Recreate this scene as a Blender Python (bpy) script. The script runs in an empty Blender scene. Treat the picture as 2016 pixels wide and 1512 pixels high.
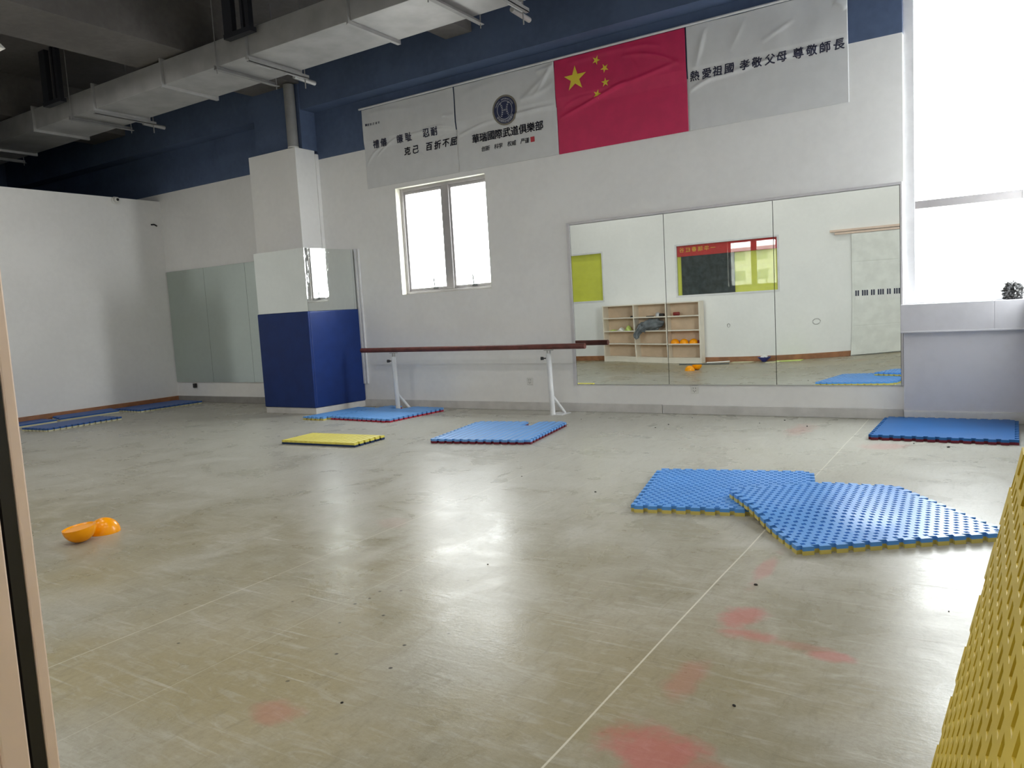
import bpy, bmesh, math, random
from mathutils import Vector, Matrix, noise
random.seed(7)
S = bpy.context.scene
COL = S.collection
PI = math.pi

# ------------------------------------------------------------------ camera
yaw, pitch, roll = math.radians(-32.588), math.radians(-5.485), math.radians(-3.299)
fw = Vector((math.sin(yaw) * math.cos(pitch), math.cos(yaw) * math.cos(pitch), math.sin(pitch)))
r0 = Vector((math.cos(yaw), -math.sin(yaw), 0)); u0 = r0.cross(fw)
rt = math.cos(roll) * r0 + math.sin(roll) * u0
up = rt.cross(fw)
cd = bpy.data.cameras.new('camera'); cam = bpy.data.objects.new('camera', cd); COL.objects.link(cam)
CAM = Vector((0, 0, 1.2))
cam.matrix_world = Matrix(((rt.x, up.x, -fw.x, CAM.x), (rt.y, up.y, -fw.y, CAM.y), (rt.z, up.z, -fw.z, CAM.z), (0, 0, 0, 1)))
cd.sensor_width = 36.0; cd.sensor_fit = 'HORIZONTAL'; cd.lens = 36.0 * 1501.0 / 2016.0
cd.clip_start = 0.02; cd.clip_end = 500
S.camera = cam

# ------------------------------------------------------------------ sky and exposure
SKY = 6.0
S.view_settings.view_transform = 'Standard'; S.view_settings.look = 'None'
S.view_settings.gamma = 1.0; S.view_settings.exposure = 2.0
S.view_settings.use_curve_mapping = False
S.cycles.max_bounces = 12; S.cycles.diffuse_bounces = 8; S.cycles.glossy_bounces = 6
S.cycles.transparent_max_bounces = 12; S.cycles.use_denoising = True
S.cycles.sample_clamp_indirect = 12.0
W = bpy.data.worlds.new('overcast_sky'); S.world = W; W.use_nodes = True
nt = W.node_tree; nt.nodes.clear()
wo = nt.nodes.new('ShaderNodeOutputWorld'); bg = nt.nodes.new('ShaderNodeBackground')
tc = nt.nodes.new('ShaderNodeTexCoord'); sx = nt.nodes.new('ShaderNodeSeparateXYZ')
cr = nt.nodes.new('ShaderNodeValToRGB'); mp = nt.nodes.new('ShaderNodeMapRange')
mp.inputs[1].default_value = -1; mp.inputs[2].default_value = 1
nt.links.new(tc.outputs['Generated'], sx.inputs[0]); nt.links.new(sx.outputs[2], mp.inputs[0])
nt.links.new(mp.outputs[0], cr.inputs[0])
e = cr.color_ramp.elements
e[0].position = 0.0; e[0].color = (0.22, 0.22, 0.21, 1)
e[1].position = 1.0; e[1].color = (0.90, 0.95, 1.0, 1)
x = e.new(0.47); x.color = (0.46, 0.45, 0.43, 1)
x = e.new(0.505); x.color = (1.0, 1.0, 1.0, 1)
# brighter hazy side of the sky, low on the right
dp = nt.nodes.new('ShaderNodeVectorMath'); dp.operation = 'DOT_PRODUCT'
nt.links.new(tc.outputs['Generated'], dp.inputs[0]); dp.inputs[1].default_value = Vector((0.99, 0.0, 0.12)).normalized()
gl = nt.nodes.new('ShaderNodeMapRange'); gl.interpolation_type = 'SMOOTHSTEP'
gl.inputs[1].default_value = 0.93; gl.inputs[2].default_value = 1.0; gl.inputs[3].default_value = 1.0; gl.inputs[4].default_value = 1.7
nt.links.new(dp.outputs['Value'], gl.inputs[0])
vm = nt.nodes.new('ShaderNodeVectorMath'); vm.operation = 'SCALE'
nt.links.new(cr.outputs[0], vm.inputs[0]); nt.links.new(gl.outputs[0], vm.inputs['Scale'])
nt.links.new(vm.outputs[0], bg.inputs[0]); bg.inputs[1].default_value = SKY
nt.links.new(bg.outputs[0], wo.inputs[0])

# ------------------------------------------------------------------ helpers
def lin(c):
    c /= 255.0
    return c / 12.92 if c <= 0.04045 else ((c + 0.055) / 1.055) ** 2.4
def rgb(r, g, b): return (lin(r), lin(g), lin(b))

class NB:
    """small node builder"""
    def __init__(s, name):
        s.m = bpy.data.materials.new(name); s.m.use_nodes = True
        s.t = s.m.node_tree; s.n = s.t.nodes; s.b = s.n['Principled BSDF']
    def new(s, typ, **kw):
        n = s.n.new(typ)
        for k, v in kw.items(): setattr(n, k, v)
        return n
    def link(s, a, b): s.t.links.new(a, b)
    def pos(s):
        g = s.new('ShaderNodeNewGeometry'); return g.outputs['Position']
    def obj(s):
        g = s.new('ShaderNodeTexCoord'); return g.outputs['Object']
    def val(s, x, sock):
        if isinstance(x, (int, float)): sock.default_value = x
        else: s.link(x, sock)
    def math(s, op, a, b=0.0, c=None):
        n = s.new('ShaderNodeMath', operation=op)
        s.val(a, n.inputs[0]); s.val(b, n.inputs[1])
        if c is not None: s.val(c, n.inputs[2])
        return n.outputs[0]
    def noise(s, vec, scale, detail=4, rough=0.55, dist=0.0):
        n = s.new('ShaderNodeTexNoise'); n.inputs['Scale'].default_value = scale
        n.inputs['Detail'].default_value = detail; n.inputs['Roughness'].default_value = rough
        n.inputs['Distortion'].default_value = dist
        s.link(vec, n.inputs['Vector']); return n.outputs['Fac']
    def vscale(s, vec, sc, rot=(0, 0, 0)):
        n = s.new('ShaderNodeMapping'); n.inputs['Scale'].default_value = sc; n.inputs['Rotation'].default_value = rot
        s.link(vec, n.inputs['Vector']); return n.outputs[0]
    def ramp(s, fac, a, b, va=0.0, vb=1.0):
        n = s.new('ShaderNodeMapRange'); n.clamp = True; n.interpolation_type = 'SMOOTHSTEP'
        s.val(fac, n.inputs[0]); s.val(a, n.inputs[1]); s.val(b, n.inputs[2]); s.val(va, n.inputs[3]); s.val(vb, n.inputs[4])
        return n.outputs[0]
    def mix(s, fac, a, b):
        n = s.new('ShaderNodeMix', data_type='RGBA')
        s.val(fac, n.inputs['Factor'])
        for x, k in ((a, 6), (b, 7)):
            if isinstance(x, tuple): n.inputs[k].default_value = x + (1,)
            else: s.link(x, n.inputs[k])
        return n.outputs[2]
    def bump(s, h, strength=0.3, dist=0.01):
        n = s.new('ShaderNodeBump'); n.inputs['Strength'].default_value = strength; n.inputs['Distance'].default_value = dist
        s.link(h, n.inputs['Height']); s.link(n.outputs[0], s.b.inputs['Normal'])

def mat(name, col, rough=0.6, metal=0.0, var=0.06, scale=6.0, bump=0.0, bscale=60.0, spec=0.5, sss=0.0):
    """procedural plain material: a little mottling and optional fine bump"""
    k = NB(name)
    nz = k.noise(k.obj(), scale, 5)
    f = k.ramp(nz, 0.3, 0.7)
    a = tuple(max(0, c * (1 - var)) for c in col); b = tuple(min(1, c * (1 + var)) for c in col)
    k.link(k.mix(f, a, b), k.b.inputs['Base Color'])
    k.b.inputs['Roughness'].default_value = rough; k.b.inputs['Metallic'].default_value = metal
    k.b.inputs['Specular IOR Level'].default_value = spec
    if sss: k.b.inputs['Subsurface Weight'].default_value = sss; k.b.inputs['Subsurface Radius'].default_value = (0.02, 0.01, 0.004)
    if bump: k.bump(k.noise(k.obj(), bscale, 3), bump, 0.004)
    return k.m

def glass_mat(name, tint=(0.97, 0.985, 0.98)):
    m = bpy.data.materials.new(name); m.use_nodes = True; t = m.node_tree; t.nodes.clear()
    o = t.nodes.new('ShaderNodeOutputMaterial'); mx = t.nodes.new('ShaderNodeMixShader')
    tr = t.nodes.new('ShaderNodeBsdfTransparent'); tr.inputs[0].default_value = tint + (1,)
    gl = t.nodes.new('ShaderNodeBsdfGlossy'); gl.inputs['Roughness'].default_value = 0.0
    ge = t.nodes.new('ShaderNodeNewGeometry'); dt = t.nodes.new('ShaderNodeVectorMath'); dt.operation = 'DOT_PRODUCT'
    t.links.new(ge.outputs['Normal'], dt.inputs[0]); t.links.new(ge.outputs['Incoming'], dt.inputs[1])
    def mth(op, a, b):
        n = t.nodes.new('ShaderNodeMath'); n.operation = op
        for v, k in ((a, 0), (b, 1)):
            if isinstance(v, (int, float)): n.inputs[k].default_value = v
            else: t.links.new(v, n.inputs[k])
        return n.outputs[0]
    fr = mth('ADD', mth('MULTIPLY', mth('POWER', mth('SUBTRACT', 1.0, mth('ABSOLUTE', dt.outputs['Value'], 0.0)), 5.0), 0.96), 0.04)
    t.links.new(fr, mx.inputs[0]); t.links.new(tr.outputs[0], mx.inputs[1]); t.links.new(gl.outputs[0], mx.inputs[2])
    t.links.new(mx.outputs[0], o.inputs[0]); return m

class MB:
    """collects geometry in world coordinates, links it as one mesh object"""
    def __init__(s): s.v = []; s.f = []; s.mi = []
    def add(s, vs, fs, mi=0):
        o = len(s.v); s.v += [tuple(v) for v in vs]
        s.f += [tuple(i + o for i in f) for f in fs]; s.mi += [mi] * len(fs); return s
    def box(s, x0, x1, y0, y1, z0, z1, mi=0, M=None):
        vs = [(x, y, z) for z in (z0, z1) for y in (y0, y1) for x in (x0, x1)]
        if M: vs = [M @ Vector(v) for v in vs]
        return s.add(vs, [(0, 2, 3, 1), (4, 5, 7, 6), (0, 1, 5, 4), (2, 6, 7, 3), (0, 4, 6, 2), (1, 3, 7, 5)], mi)
    def tube(s, pts, r, n=12, mi=0, cap=True):
        pts = [Vector(p) for p in pts]; rings = []
        rs = r if isinstance(r, (list, tuple)) else [r] * len(pts)
        for i, p in enumerate(pts):
            d = (pts[min(i + 1, len(pts) - 1)] - pts[max(i - 1, 0)]).normalized()
            a = d.cross(Vector((0, 0, 1)))
            if a.length < 0.05: a = d.cross(Vector((0, 1, 0)))
            a.normalize(); b = d.cross(a)
            rings.append([p + rs[i] * (math.cos(2 * PI * k / n) * a + math.sin(2 * PI * k / n) * b) for k in range(n)])
        vs = [v for q in rings for v in q]; fs = []
        for i in range(len(pts) - 1):
            for k in range(n):
                fs.append((i * n + k, i * n + (k + 1) % n, (i + 1) * n + (k + 1) % n, (i + 1) * n + k))
        if cap: fs += [tuple(range(n - 1, -1, -1)), tuple(range((len(pts) - 1) * n, len(pts) * n))]
        return s.add(vs, fs, mi)
    def prism(s, pts, z0, z1, mi=0):
        n = len(pts)
        return s.add([(x, y, z0) for x, y in pts] + [(x, y, z1) for x, y in pts],
                     [tuple(range(n - 1, -1, -1)), tuple(range(n, 2 * n))] + [(i, (i + 1) % n, n + (i + 1) % n, n + i) for i in range(n)], mi)
    def grid(s, nx, ny, fn, mi=0):
        vs = [fn(i / nx, j / ny) for j in range(ny + 1) for i in range(nx + 1)]
        fs = [(j * (nx + 1) + i, j * (nx + 1) + i + 1, (j + 1) * (nx + 1) + i + 1, (j + 1) * (nx + 1) + i) for j in range(ny) for i in range(nx)]
        return s.add(vs, fs, mi)
    def lathe(s, prof, n=32, M=None, mi=0):
        vs = []; fs = []
        for (r, z) in prof:
            for k in range(n): vs.append((r * math.cos(2 * PI * k / n), r * math.sin(2 * PI * k / n), z))
        for i in range(len(prof) - 1):
            for k in range(n): fs.append((i * n + k, i * n + (k + 1) % n, (i + 1) * n + (k + 1) % n, (i + 1) * n + k))
        if M: vs = [M @ Vector(v) for v in vs]
        return s.add(vs, fs, mi)
    def build(s, name, mats, parent=None, smooth=None, bevel=0.0, bseg=2, loc=None):
        me = bpy.data.meshes.new(name)
        o = bpy.data.objects.new(name, me)
        base = Vector((0, 0, 0))
        if parent is not None:
            p = parent
            while p is not None: base = base + p.location; p = p.parent
        if loc is not None: off = Vector(loc)
        elif parent is None: 
            xs = [v[0] for v in s.v]; ys = [v[1] for v in s.v]; zs = [v[2] for v in s.v]
            off = Vector(((min(xs) + max(xs)) / 2, (min(ys) + max(ys)) / 2, min(zs)))
        else: off = base
        me.from_pydata([tuple(Vector(v) - off) for v in s.v], [], s.f)
        if not isinstance(mats, (list, tuple)): mats = [mats]
        for m in mats: me.materials.append(m)
        for p, i in zip(me.polygons, s.mi): p.material_index = i
        me.update()
        if smooth is not None:
            me.shade_smooth()
            if smooth < 179: me.set_sharp_from_angle(angle=math.radians(smooth))
        o.location = off - base if parent is not None else off
        if parent is not None: o.parent = parent
        COL.objects.link(o)
        if bevel:
            b = o.modifiers.new('bevel', 'BEVEL'); b.width = bevel; b.segments = bseg; b.limit_method = 'ANGLE'; b.angle_limit = math.radians(40)
        return o

def tag(o, label=None, cat=None, group=None, kind=None):
    if label: o['label'] = label
    if cat: o['category'] = cat
    if group: o['group'] = group
    if kind: o['kind'] = kind
    return o
def thing(name, loc, label=None, cat=None, group=None, kind=None):
    o = bpy.data.objects.new(name, None); o.empty_display_size = 0.1
    o.location = loc; COL.objects.link(o)
    return tag(o, label, cat, group, kind)
def struct(o, label, cat): return tag(o, label, cat, kind='structure')
def copy_tree(o, loc, label=None):
    c = o.copy(); c.location = loc; COL.objects.link(c)
    if label: c['label'] = label
    for ch in o.children:
        d = ch.copy(); d.parent = c; COL.objects.link(d)
        for g in ch.children:
            h = g.copy(); h.parent = d; COL.objects.link(h)
    return c

# text: glyph outlines turned into mesh points (x right, y up, em size 1, centred)
_tc = {}
def glyphs(body, bold=0.0, shear=0.0):
    key = (body, bold, shear)
    if key in _tc: return _tc[key]
    c = bpy.data.curves.new('glyph', 'FONT'); c.body = body; c.size = 1; c.offset = bold; c.shear = shear; c.resolution_u = 4
    o = bpy.data.objects.new('glyph', c); COL.objects.link(o)
    dg = bpy.context.evaluated_depsgraph_get(); ev = o.evaluated_get(dg); m = ev.to_mesh()
    bm = bmesh.new(); bm.from_mesh(m); ev.to_mesh_clear()
    x_a = min(v.co.x for v in bm.verts); x_b = max(v.co.x for v in bm.verts); y_a = min(v.co.y for v in bm.verts); y_b = max(v.co.y for v in bm.verts)
    for ax, a_, b_ in ((0, x_a, x_b), (1, y_a, y_b)):
        q = a_ + 0.08
        while q < b_:
            co = (q, 0, 0) if ax == 0 else (0, q, 0); no = (1, 0, 0) if ax == 0 else (0, 1, 0)
            bmesh.ops.bisect_plane(bm, geom=bm.verts[:] + bm.edges[:] + bm.faces[:], plane_co=co, plane_no=no); q += 0.08
    bm.verts.index_update()
    vs = [(v.co.x, v.co.y) for v in bm.verts]; fs = [tuple(v.index for v in f.verts) for f in bm.faces]
    bm.free(); bpy.data.objects.remove(o); bpy.data.curves.remove(c)
    xs = [v[0] for v in vs]; ys = [v[1] for v in vs]
    cx, cy = (min(xs) + max(xs)) / 2, (min(ys) + max(ys)) / 2
    _tc[key] = ([(a - cx, b - cy) for a, b in vs], fs); return _tc[key]

# ------------------------------------------------------------------ materials
def wall_paint(name, col, var=0.05):
    k = NB(name); p = k.pos()
    n = k.noise(p, 1.3, 6); n2 = k.noise(p, 14, 3)
    f = k.math('ADD', k.math('MULTIPLY', n, 0.7), k.math('MULTIPLY', n2, 0.3))
    a = tuple(c * (1 - var) for c in col); b = tuple(c * (1 + var) for c in col)
    k.link(k.mix(k.ramp(f, 0.35, 0.65), a, b), k.b.inputs['Base Color'])
    k.b.inputs['Roughness'].default_value = 0.75; k.b.inputs['Specular IOR Level'].default_value = 0.3
    k.bump(k.noise(p, 90, 3), 0.08, 0.003); return k.m
M_white = wall_paint('white_wall_paint', (0.86, 0.86, 0.855), 0.03)
M_navy = wall_paint('navy_wall_paint', (0.095, 0.135, 0.235), 0.1)
M_slab = wall_paint('dark_concrete_ceiling', (0.15, 0.14, 0.135), 0.15)
M_base_w = mat('pale_skirting_tile', (0.62, 0.61, 0.60), 0.35, var=0.08)
M_base_d = mat('grey_skirting', (0.30, 0.29, 0.28), 0.5, var=0.1)
M_base_b = mat('brown_skirting', (0.34, 0.15, 0.07), 0.4, var=0.2)
M_frame = mat('white_window_frame', (0.72, 0.72, 0.74), 0.4)
M_frame_g = mat('grey_aluminium_frame', (0.42, 0.40, 0.41), 0.4, var=0.05)
M_reveal = mat('cream_reveal_paint', (0.80, 0.79, 0.70), 0.6)
M_glass = glass_mat('clear_glass')
def mirror_mat(name, col, rough, smudge=0.0):
    k = NB(name)
    k.b.inputs['Base Color'].default_value = col + (1,); k.b.inputs['Metallic'].default_value = 1.0
    n = k.noise(k.vscale(k.obj(), (9, 9, 4)), 2.0, 6, 0.6, 1.5)
    k.link(k.ramp(n, 0.50, 0.75, rough, rough + smudge), k.b.inputs['Roughness']); return k.m
M_mirror = mirror_mat('mirror_glass', (0.76, 0.80, 0.775), 0.0)
M_mirror_s = mirror_mat('smudged_mirror_glass', (0.80, 0.84, 0.82), 0.01, 0.12)
M_mirror_d = mirror_mat('greenish_mirror_glass', (0.60, 0.67, 0.63), 0.02)
M_edge = mat('dark_mirror_edge', (0.12, 0.13, 0.13), 0.5)
M_alu = mat('pale_aluminium_strip', (0.62, 0.61, 0.63), 0.4, 0.3)
M_galv = mat('galvanised_duct_steel', (0.42, 0.42, 0.42), 0.5, 0.35, var=0.12, scale=3)
M_galv_d = mat('dusty_duct_steel', (0.30, 0.30, 0.30), 0.6, 0.3, var=0.1)
M_black = mat('black_painted_steel', (0.02, 0.022, 0.03), 0.5)
M_blk_pl = mat('black_plastic', (0.015, 0.015, 0.016), 0.4)
M_pad = mat('blue_vinyl_padding', (0.008, 0.030, 0.155), 0.36, var=0.08, bump=0.12, bscale=9, spec=0.3)
M_wood = mat('dark_red_brown_wood', (0.13, 0.035, 0.028), 0.35, var=0.25, scale=12)
M_post = mat('white_painted_steel', (0.72, 0.73, 0.74), 0.35)
M_steel = mat('bare_steel', (0.45, 0.45, 0.45), 0.35, 0.9)
M_plate = mat('white_plastic', (0.72, 0.72, 0.70), 0.35)
M_hole = mat('dark_slot', (0.03, 0.03, 0.03), 0.6)
M_orange = mat('orange_plastic', (1.0, 0.37, 0.0), 0.25, var=0.0, spec=0.35)
M_banner = mat('white_satin_banner', (0.70, 0.71, 0.72), 0.45, var=0.03)
M_flag = mat('red_flag_cloth', (0.60, 0.022, 0.105), 0.5, var=0.06)
M_gold = mat('yellow_star_print', (0.83, 0.66, 0.06), 0.4, var=0.04)
M_ink = mat('navy_black_ink', (0.02, 0.022, 0.055), 0.5)
M_seal = mat('red_seal_ink', (0.55, 0.04, 0.06), 0.5)
M_emb_ring = mat('grey_gold_emblem_ring', (0.22, 0.20, 0.16), 0.5)
M_emb_navy = mat('navy_emblem', (0.018, 0.026, 0.085), 0.5)
M_emb_pale = mat('pale_emblem_print', (0.55, 0.56, 0.60), 0.5)
M_tan = mat('tan_facade_tile', (0.66, 0.42, 0.22), 0.6)
M_door = mat('off_white_door_leaf', (0.76, 0.77, 0.74), 0.5)
M_beige = mat('beige_door_frame', (0.86, 0.69, 0.58), 0.45, var=0.03)
M_gasket = mat('black_rubber_gasket', (0.012, 0.012, 0.012), 0.45)
M_rail = mat('pinkish_timber_rail', (0.74, 0.58, 0.48), 0.5)
M_ygreen = mat('yellow_green_film', (0.82, 0.80, 0.10), 0.35, var=0.05)
M_chalk = mat('dark_grey_chalkboard', (0.035, 0.045, 0.048), 0.6, var=0.6, scale=9)
M_redbn = mat('red_banner_cloth', (0.60, 0.03, 0.03), 0.6)
M_shelf = mat('pale_shelf_laminate', (0.80, 0.74, 0.64), 0.4, var=0.04)
M_shelf_b = mat('beech_shelf_back', (0.66, 0.50, 0.36), 0.5, var=0.08, scale=5)
M_grey_cl = mat('charcoal_fleece', (0.17, 0.185, 0.20), 0.9, var=0.3, bump=0.3, bscale=40)
M_paper = mat('white_paper', (0.78, 0.78, 0.76), 0.6)
M_lime = mat('lime_green_plastic', (0.55, 0.68, 0.18), 0.5)
M_redcan = mat('dark_red_tin', (0.24, 0.02, 0.02), 0.35)
M_bag = mat('black_plastic_bag', (0.03, 0.03, 0.03), 0.22)
M_crumb = mat('dark_crumb', (0.02, 0.018, 0.015), 0.8)

def foam(name, col, kind, rough=0.45):
    """EVA mat skin: woven relief or corrugated ribs"""
    k = NB(name); o = k.obj(); s = k.new('ShaderNodeSeparateXYZ'); k.link(o, s.inputs[0])
    X, Y = s.outputs[0], s.outputs[1]
    n = k.noise(o, 3, 4)
    if kind == 'weave':
        px, py = 0.042, 0.024
        row = k.math('FLOOR', k.math('DIVIDE', Y, py))
        sh = k.math('MULTIPLY', k.math('MODULO', k.math('ABSOLUTE', row), 2.0), 0.5)
        fx = k.math('FRACT', k.math('ADD', k.math('DIVIDE', X, px), k.math('ADD', sh, 100.0)))
        fy = k.math('FRACT', k.math('ADD', k.math('DIVIDE', Y, py), 100.0))
        hx = k.ramp(k.math('ABSOLUTE', k.math('SUBTRACT', fx, 0.5)), 0.20, 0.34, 1.0, 0.0)
        hy = k.ramp(k.math('ABSOLUTE', k.math('SUBTRACT', fy, 0.5)), 0.28, 0.46, 1.0, 0.0)
        h = k.math('MULTIPLY', k.math('MULTIPLY', hx, hy), -1.0); st = 1.0; d = 0.016
        tone = k.math('MULTIPLY', h, 0.0)
    elif kind == 'rib':
        h = k.math('ADD', k.math('MULTIPLY', k.math('SINE', k.math('MULTIPLY', X, 2 * PI / 0.066)), 0.5), 0.5); st = 0.8; d = 0.010
        tone = k.math('MULTIPLY', h, 0.06)
    else:
        h = n; st = 0.1; d = 0.004
        tone = k.math('MULTIPLY', h, 0.0)
    f = k.math('ADD', k.math('ADD', k.ramp(n, 0.3, 0.7, 0.44, 0.56), tone), 0.0)
    a = tuple(c * 0.55 for c in col); b = tuple(min(1, c * 1.45) for c in col)
    k.link(k.mix(f, a, b), k.b.inputs['Base Color'])
    k.b.inputs['Roughness'].default_value = rough; k.b.inputs['Specular IOR Level'].default_value = 0.3
    k.bump(h, st, d); return k.m
F_blue_w = foam('blue_foam_woven', (0.10, 0.31, 0.80), 'plain', 0.38)
F_blue_r = foam('blue_foam_ribbed', (0.13, 0.33, 0.70), 'rib')
F_blue_p = foam('blue_foam_plain', (0.014, 0.115, 0.345), 'plain')
F_blue_d = foam('dark_blue_foam', (0.03, 0.10, 0.34), 'plain')
F_navy = foam('navy_foam', (0.012, 0.03, 0.09), 'plain')
F_yel_r = foam('yellow_foam_ribbed', (0.86, 0.64, 0.12), 'rib')
F_yel_w = foam('mustard_foam_woven', (0.66, 0.50, 0.05), 'plain', 0.5)
F_yel = foam('yellow_foam', (0.62, 0.52, 0.14), 'plain')
F_red = foam('red_foam', (0.42, 0.03, 0.055), 'plain')
F_maroon = foam('maroon_foam', (0.16, 0.014, 0.03), 'plain')
F_cream = foam('cream_foam', (0.62, 0.60, 0.40), 'plain')

def floor_mat():
    k = NB('scuffed_screed_floor'); p = k.pos(); s = k.new('ShaderNodeSeparateXYZ'); k.link(p, s.inputs[0])
    X, Y = s.outputs[0], s.outputs[1]
    big = k.noise(p, 0.45, 5, 0.6); mid = k.noise(p, 2.4, 6, 0.62, 0.6); fine = k.noise(p, 55, 3, 0.7)
    sp = k.noise(p, 260, 2, 0.6)
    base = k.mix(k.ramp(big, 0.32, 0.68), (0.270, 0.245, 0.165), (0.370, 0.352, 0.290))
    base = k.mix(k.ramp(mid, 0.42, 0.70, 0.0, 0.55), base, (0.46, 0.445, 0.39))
    # paler grey towards the far hall: grazing floor sheen painted into the colour
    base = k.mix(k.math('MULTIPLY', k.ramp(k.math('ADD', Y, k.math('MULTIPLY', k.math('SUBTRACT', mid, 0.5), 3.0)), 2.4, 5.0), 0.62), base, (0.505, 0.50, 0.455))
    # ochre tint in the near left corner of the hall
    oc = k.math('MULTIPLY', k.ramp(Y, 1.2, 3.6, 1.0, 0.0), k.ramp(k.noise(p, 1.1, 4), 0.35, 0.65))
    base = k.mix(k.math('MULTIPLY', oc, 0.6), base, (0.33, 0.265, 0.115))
    # drag marks: stretched noise in several directions
    scr = None
    for i, (rot, sc) in enumerate(((0.35, (1.2, 26, 1)), (-0.5, (1.6, 34, 1)), (1.1, (1.4, 30, 1)))):
        q = k.noise(k.vscale(p, sc, (0, 0, rot)), 1.0, 3, 0.6, 0.3)
        m = k.math('MULTIPLY', k.ramp(q, 0.60, 0.74), k.ramp(k.noise(p, 0.9 + 0.2 * i, 3), 0.46, 0.62))
        scr = m if scr is None else k.math('MAXIMUM', scr, m)
    base = k.mix(k.math('MULTIPLY', scr, 0.42), base, (0.58, 0.56, 0.51))
    dk = k.math('MULTIPLY', k.ramp(k.noise(k.vscale(p, (20, 1.3, 1), (0, 0, 0.5)), 1.0, 4, 0.65, 0.5), 0.58, 0.80), k.ramp(k.noise(p, 1.2, 2), 0.45, 0.7))
    base = k.mix(k.math('MULTIPLY', dk, 0.14), base, (0.15, 0.14, 0.10))
    base = k.mix(k.ramp(fine, 0.35, 0.75, 0.0, 0.25), base, (0.20, 0.18, 0.12))
    base = k.mix(k.ramp(sp, 0.62, 0.8, 0.0, 0.35), base, (0.66, 0.62, 0.50))
    # short worn streaks all over, mostly running away from the door
    st1 = k.noise(k.vscale(p, (5, 22, 1), (0, 0, 0.25)), 1.0, 5, 0.65, 0.8); st2 = k.noise(k.vscale(p, (24, 6, 1), (0, 0, -0.5)), 1.0, 5, 0.65, 0.8)
    base = k.mix(k.math('MULTIPLY', k.ramp(st1, 0.50, 0.72), 0.35), base, (0.50, 0.485, 0.43))
    base = k.mix(k.math('MULTIPLY', k.ramp(st2, 0.50, 0.74), 0.30), base, (0.165, 0.15, 0.10))
    base = k.mix(k.math('MULTIPLY', k.ramp(k.noise(k.vscale(p, (7, 16, 1), (0, 0, 0.9)), 1.0, 5, 0.7, 1.5), 0.56, 0.76), 0.32), base, (0.55, 0.53, 0.48))
    # thin pale joints running away from the door
    for jx, w, st in ((-1.005, 0.0045, 0.55), (-2.92, 0.004, 0.35), (-2.36, 0.003, 0.2), (-6.6, 0.004, 0.2)):
        wob = k.math('MULTIPLY', k.math('SUBTRACT', k.noise(k.vscale(p, (0, 0.6, 0)), 1.0, 2), 0.5), 0.02)
        d = k.math('ABSOLUTE', k.math('SUBTRACT', k.math('ADD', X, wob), jx))
        base = k.mix(k.math('MULTIPLY', k.ramp(d, w * 0.5, w, 1.0, 0.0), st), base, (0.80, 0.77, 0.66))
    # red paint scuffs
    red = None
    wn = k.noise(p, 5, 4, 0.65)
    for cx, cy, rx, ry, st in ((-0.80, 2.77, .075, .11, .8), (-0.73, 2.64, .10, .06, .75), (-0.60, 2.62, .14, .03, .35), (-0.45, 2.585, .075, .035, .75), (-1.48, 7.04, .10, .35, .35), (-0.79, 1.80, .13, .12, .9), (-0.62, 1.78, .10, .06, .5), (-0.83, 2.25, .05, .14, .4), (-1.89, 1.49, .09, .07, .45), (-0.86, 3.35, .035, .22, .45), (-0.72, 6.40, .16, .14, .4), (-3.0, 3.3, .1, .1, .15)):
        a = k.math('DIVIDE', k.math('SUBTRACT', X, cx), rx); b = k.math('DIVIDE', k.math('SUBTRACT', Y, cy), ry)
        d = k.math('SQRT', k.math('ADD', k.math('MULTIPLY', a, a), k.math('MULTIPLY', b, b)))
        d = k.math('ADD', d, k.math('MULTIPLY', k.math('SUBTRACT', wn, 0.5), 2.4))
        m = k.math('MULTIPLY', k.ramp(d, 0.45, 1.35, 1.0, 0.0), st)
        red = m if red is None else k.math('MAXIMUM', red, m)
    base = k.mix(k.math('MULTIPLY', red, 0.62), base, (0.52, 0.11, 0.115))
    # paint drops: dark ones in one patch, pale ones by the window mat
    v = k.new('ShaderNodeTexVoronoi'); v.inputs['Scale'].default_value = 11; k.link(p, v.inputs['Vector'])
    vs = k.new('ShaderNodeSeparateColor'); k.link(v.outputs['Color'], vs.inputs[0])
    dot = k.math('MULTIPLY', k.ramp(v.outputs['Distance'], 0.05, 0.11, 1.0, 0.0), k.math('GREATER_THAN', vs.outputs[0], 0.62))
    reg = k.math('MULTIPLY', k.ramp(k.math('ABSOLUTE', k.math('SUBTRACT', X, -2.2)), 0.45, 0.6, 1.0, 0.0), k.ramp(k.math('ABSOLUTE', k.math('SUBTRACT', Y, 2.15)), 0.45, 0.6, 1.0, 0.0))
    base = k.mix(k.math('MULTIPLY', dot, reg), base, (0.06, 0.055, 0.045))
    reg2 = k.math('MULTIPLY', k.ramp(X, -0.75, -0.45, 0.0, 1.0), k.ramp(k.math('ABSOLUTE', k.math('SUBTRACT', Y, 6.2)), 0.4, 0.6, 1.0, 0.0))
    reg2 = k.math('MAXIMUM', reg2, 0.0)
    base = k.mix(k.math('MULTIPLY', k.math('MULTIPLY', dot, reg2), 0.9), base, (0.70, 0.69, 0.66))
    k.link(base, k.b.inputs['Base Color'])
    rg = k.math('ADD', k.ramp(mid, 0.3, 0.7, 0.25, 0.37), k.math('MULTIPLY', scr, 0.10))
    k.link(rg, k.b.inputs['Roughness'])
    k.b.inputs['Specular IOR Level'].default_value = 0.11
    h = k.math('ADD', k.math('ADD', k.math('MULTIPLY', fine, 0.5), k.math('MULTIPLY', st1, 0.7)), k.math('ADD', k.math('MULTIPLY', mid, 1.2), k.math('MULTIPLY', scr, 0.6)))
    k.bump(h, 0.16, 0.006); return k.m
M_floor = floor_mat()

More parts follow.
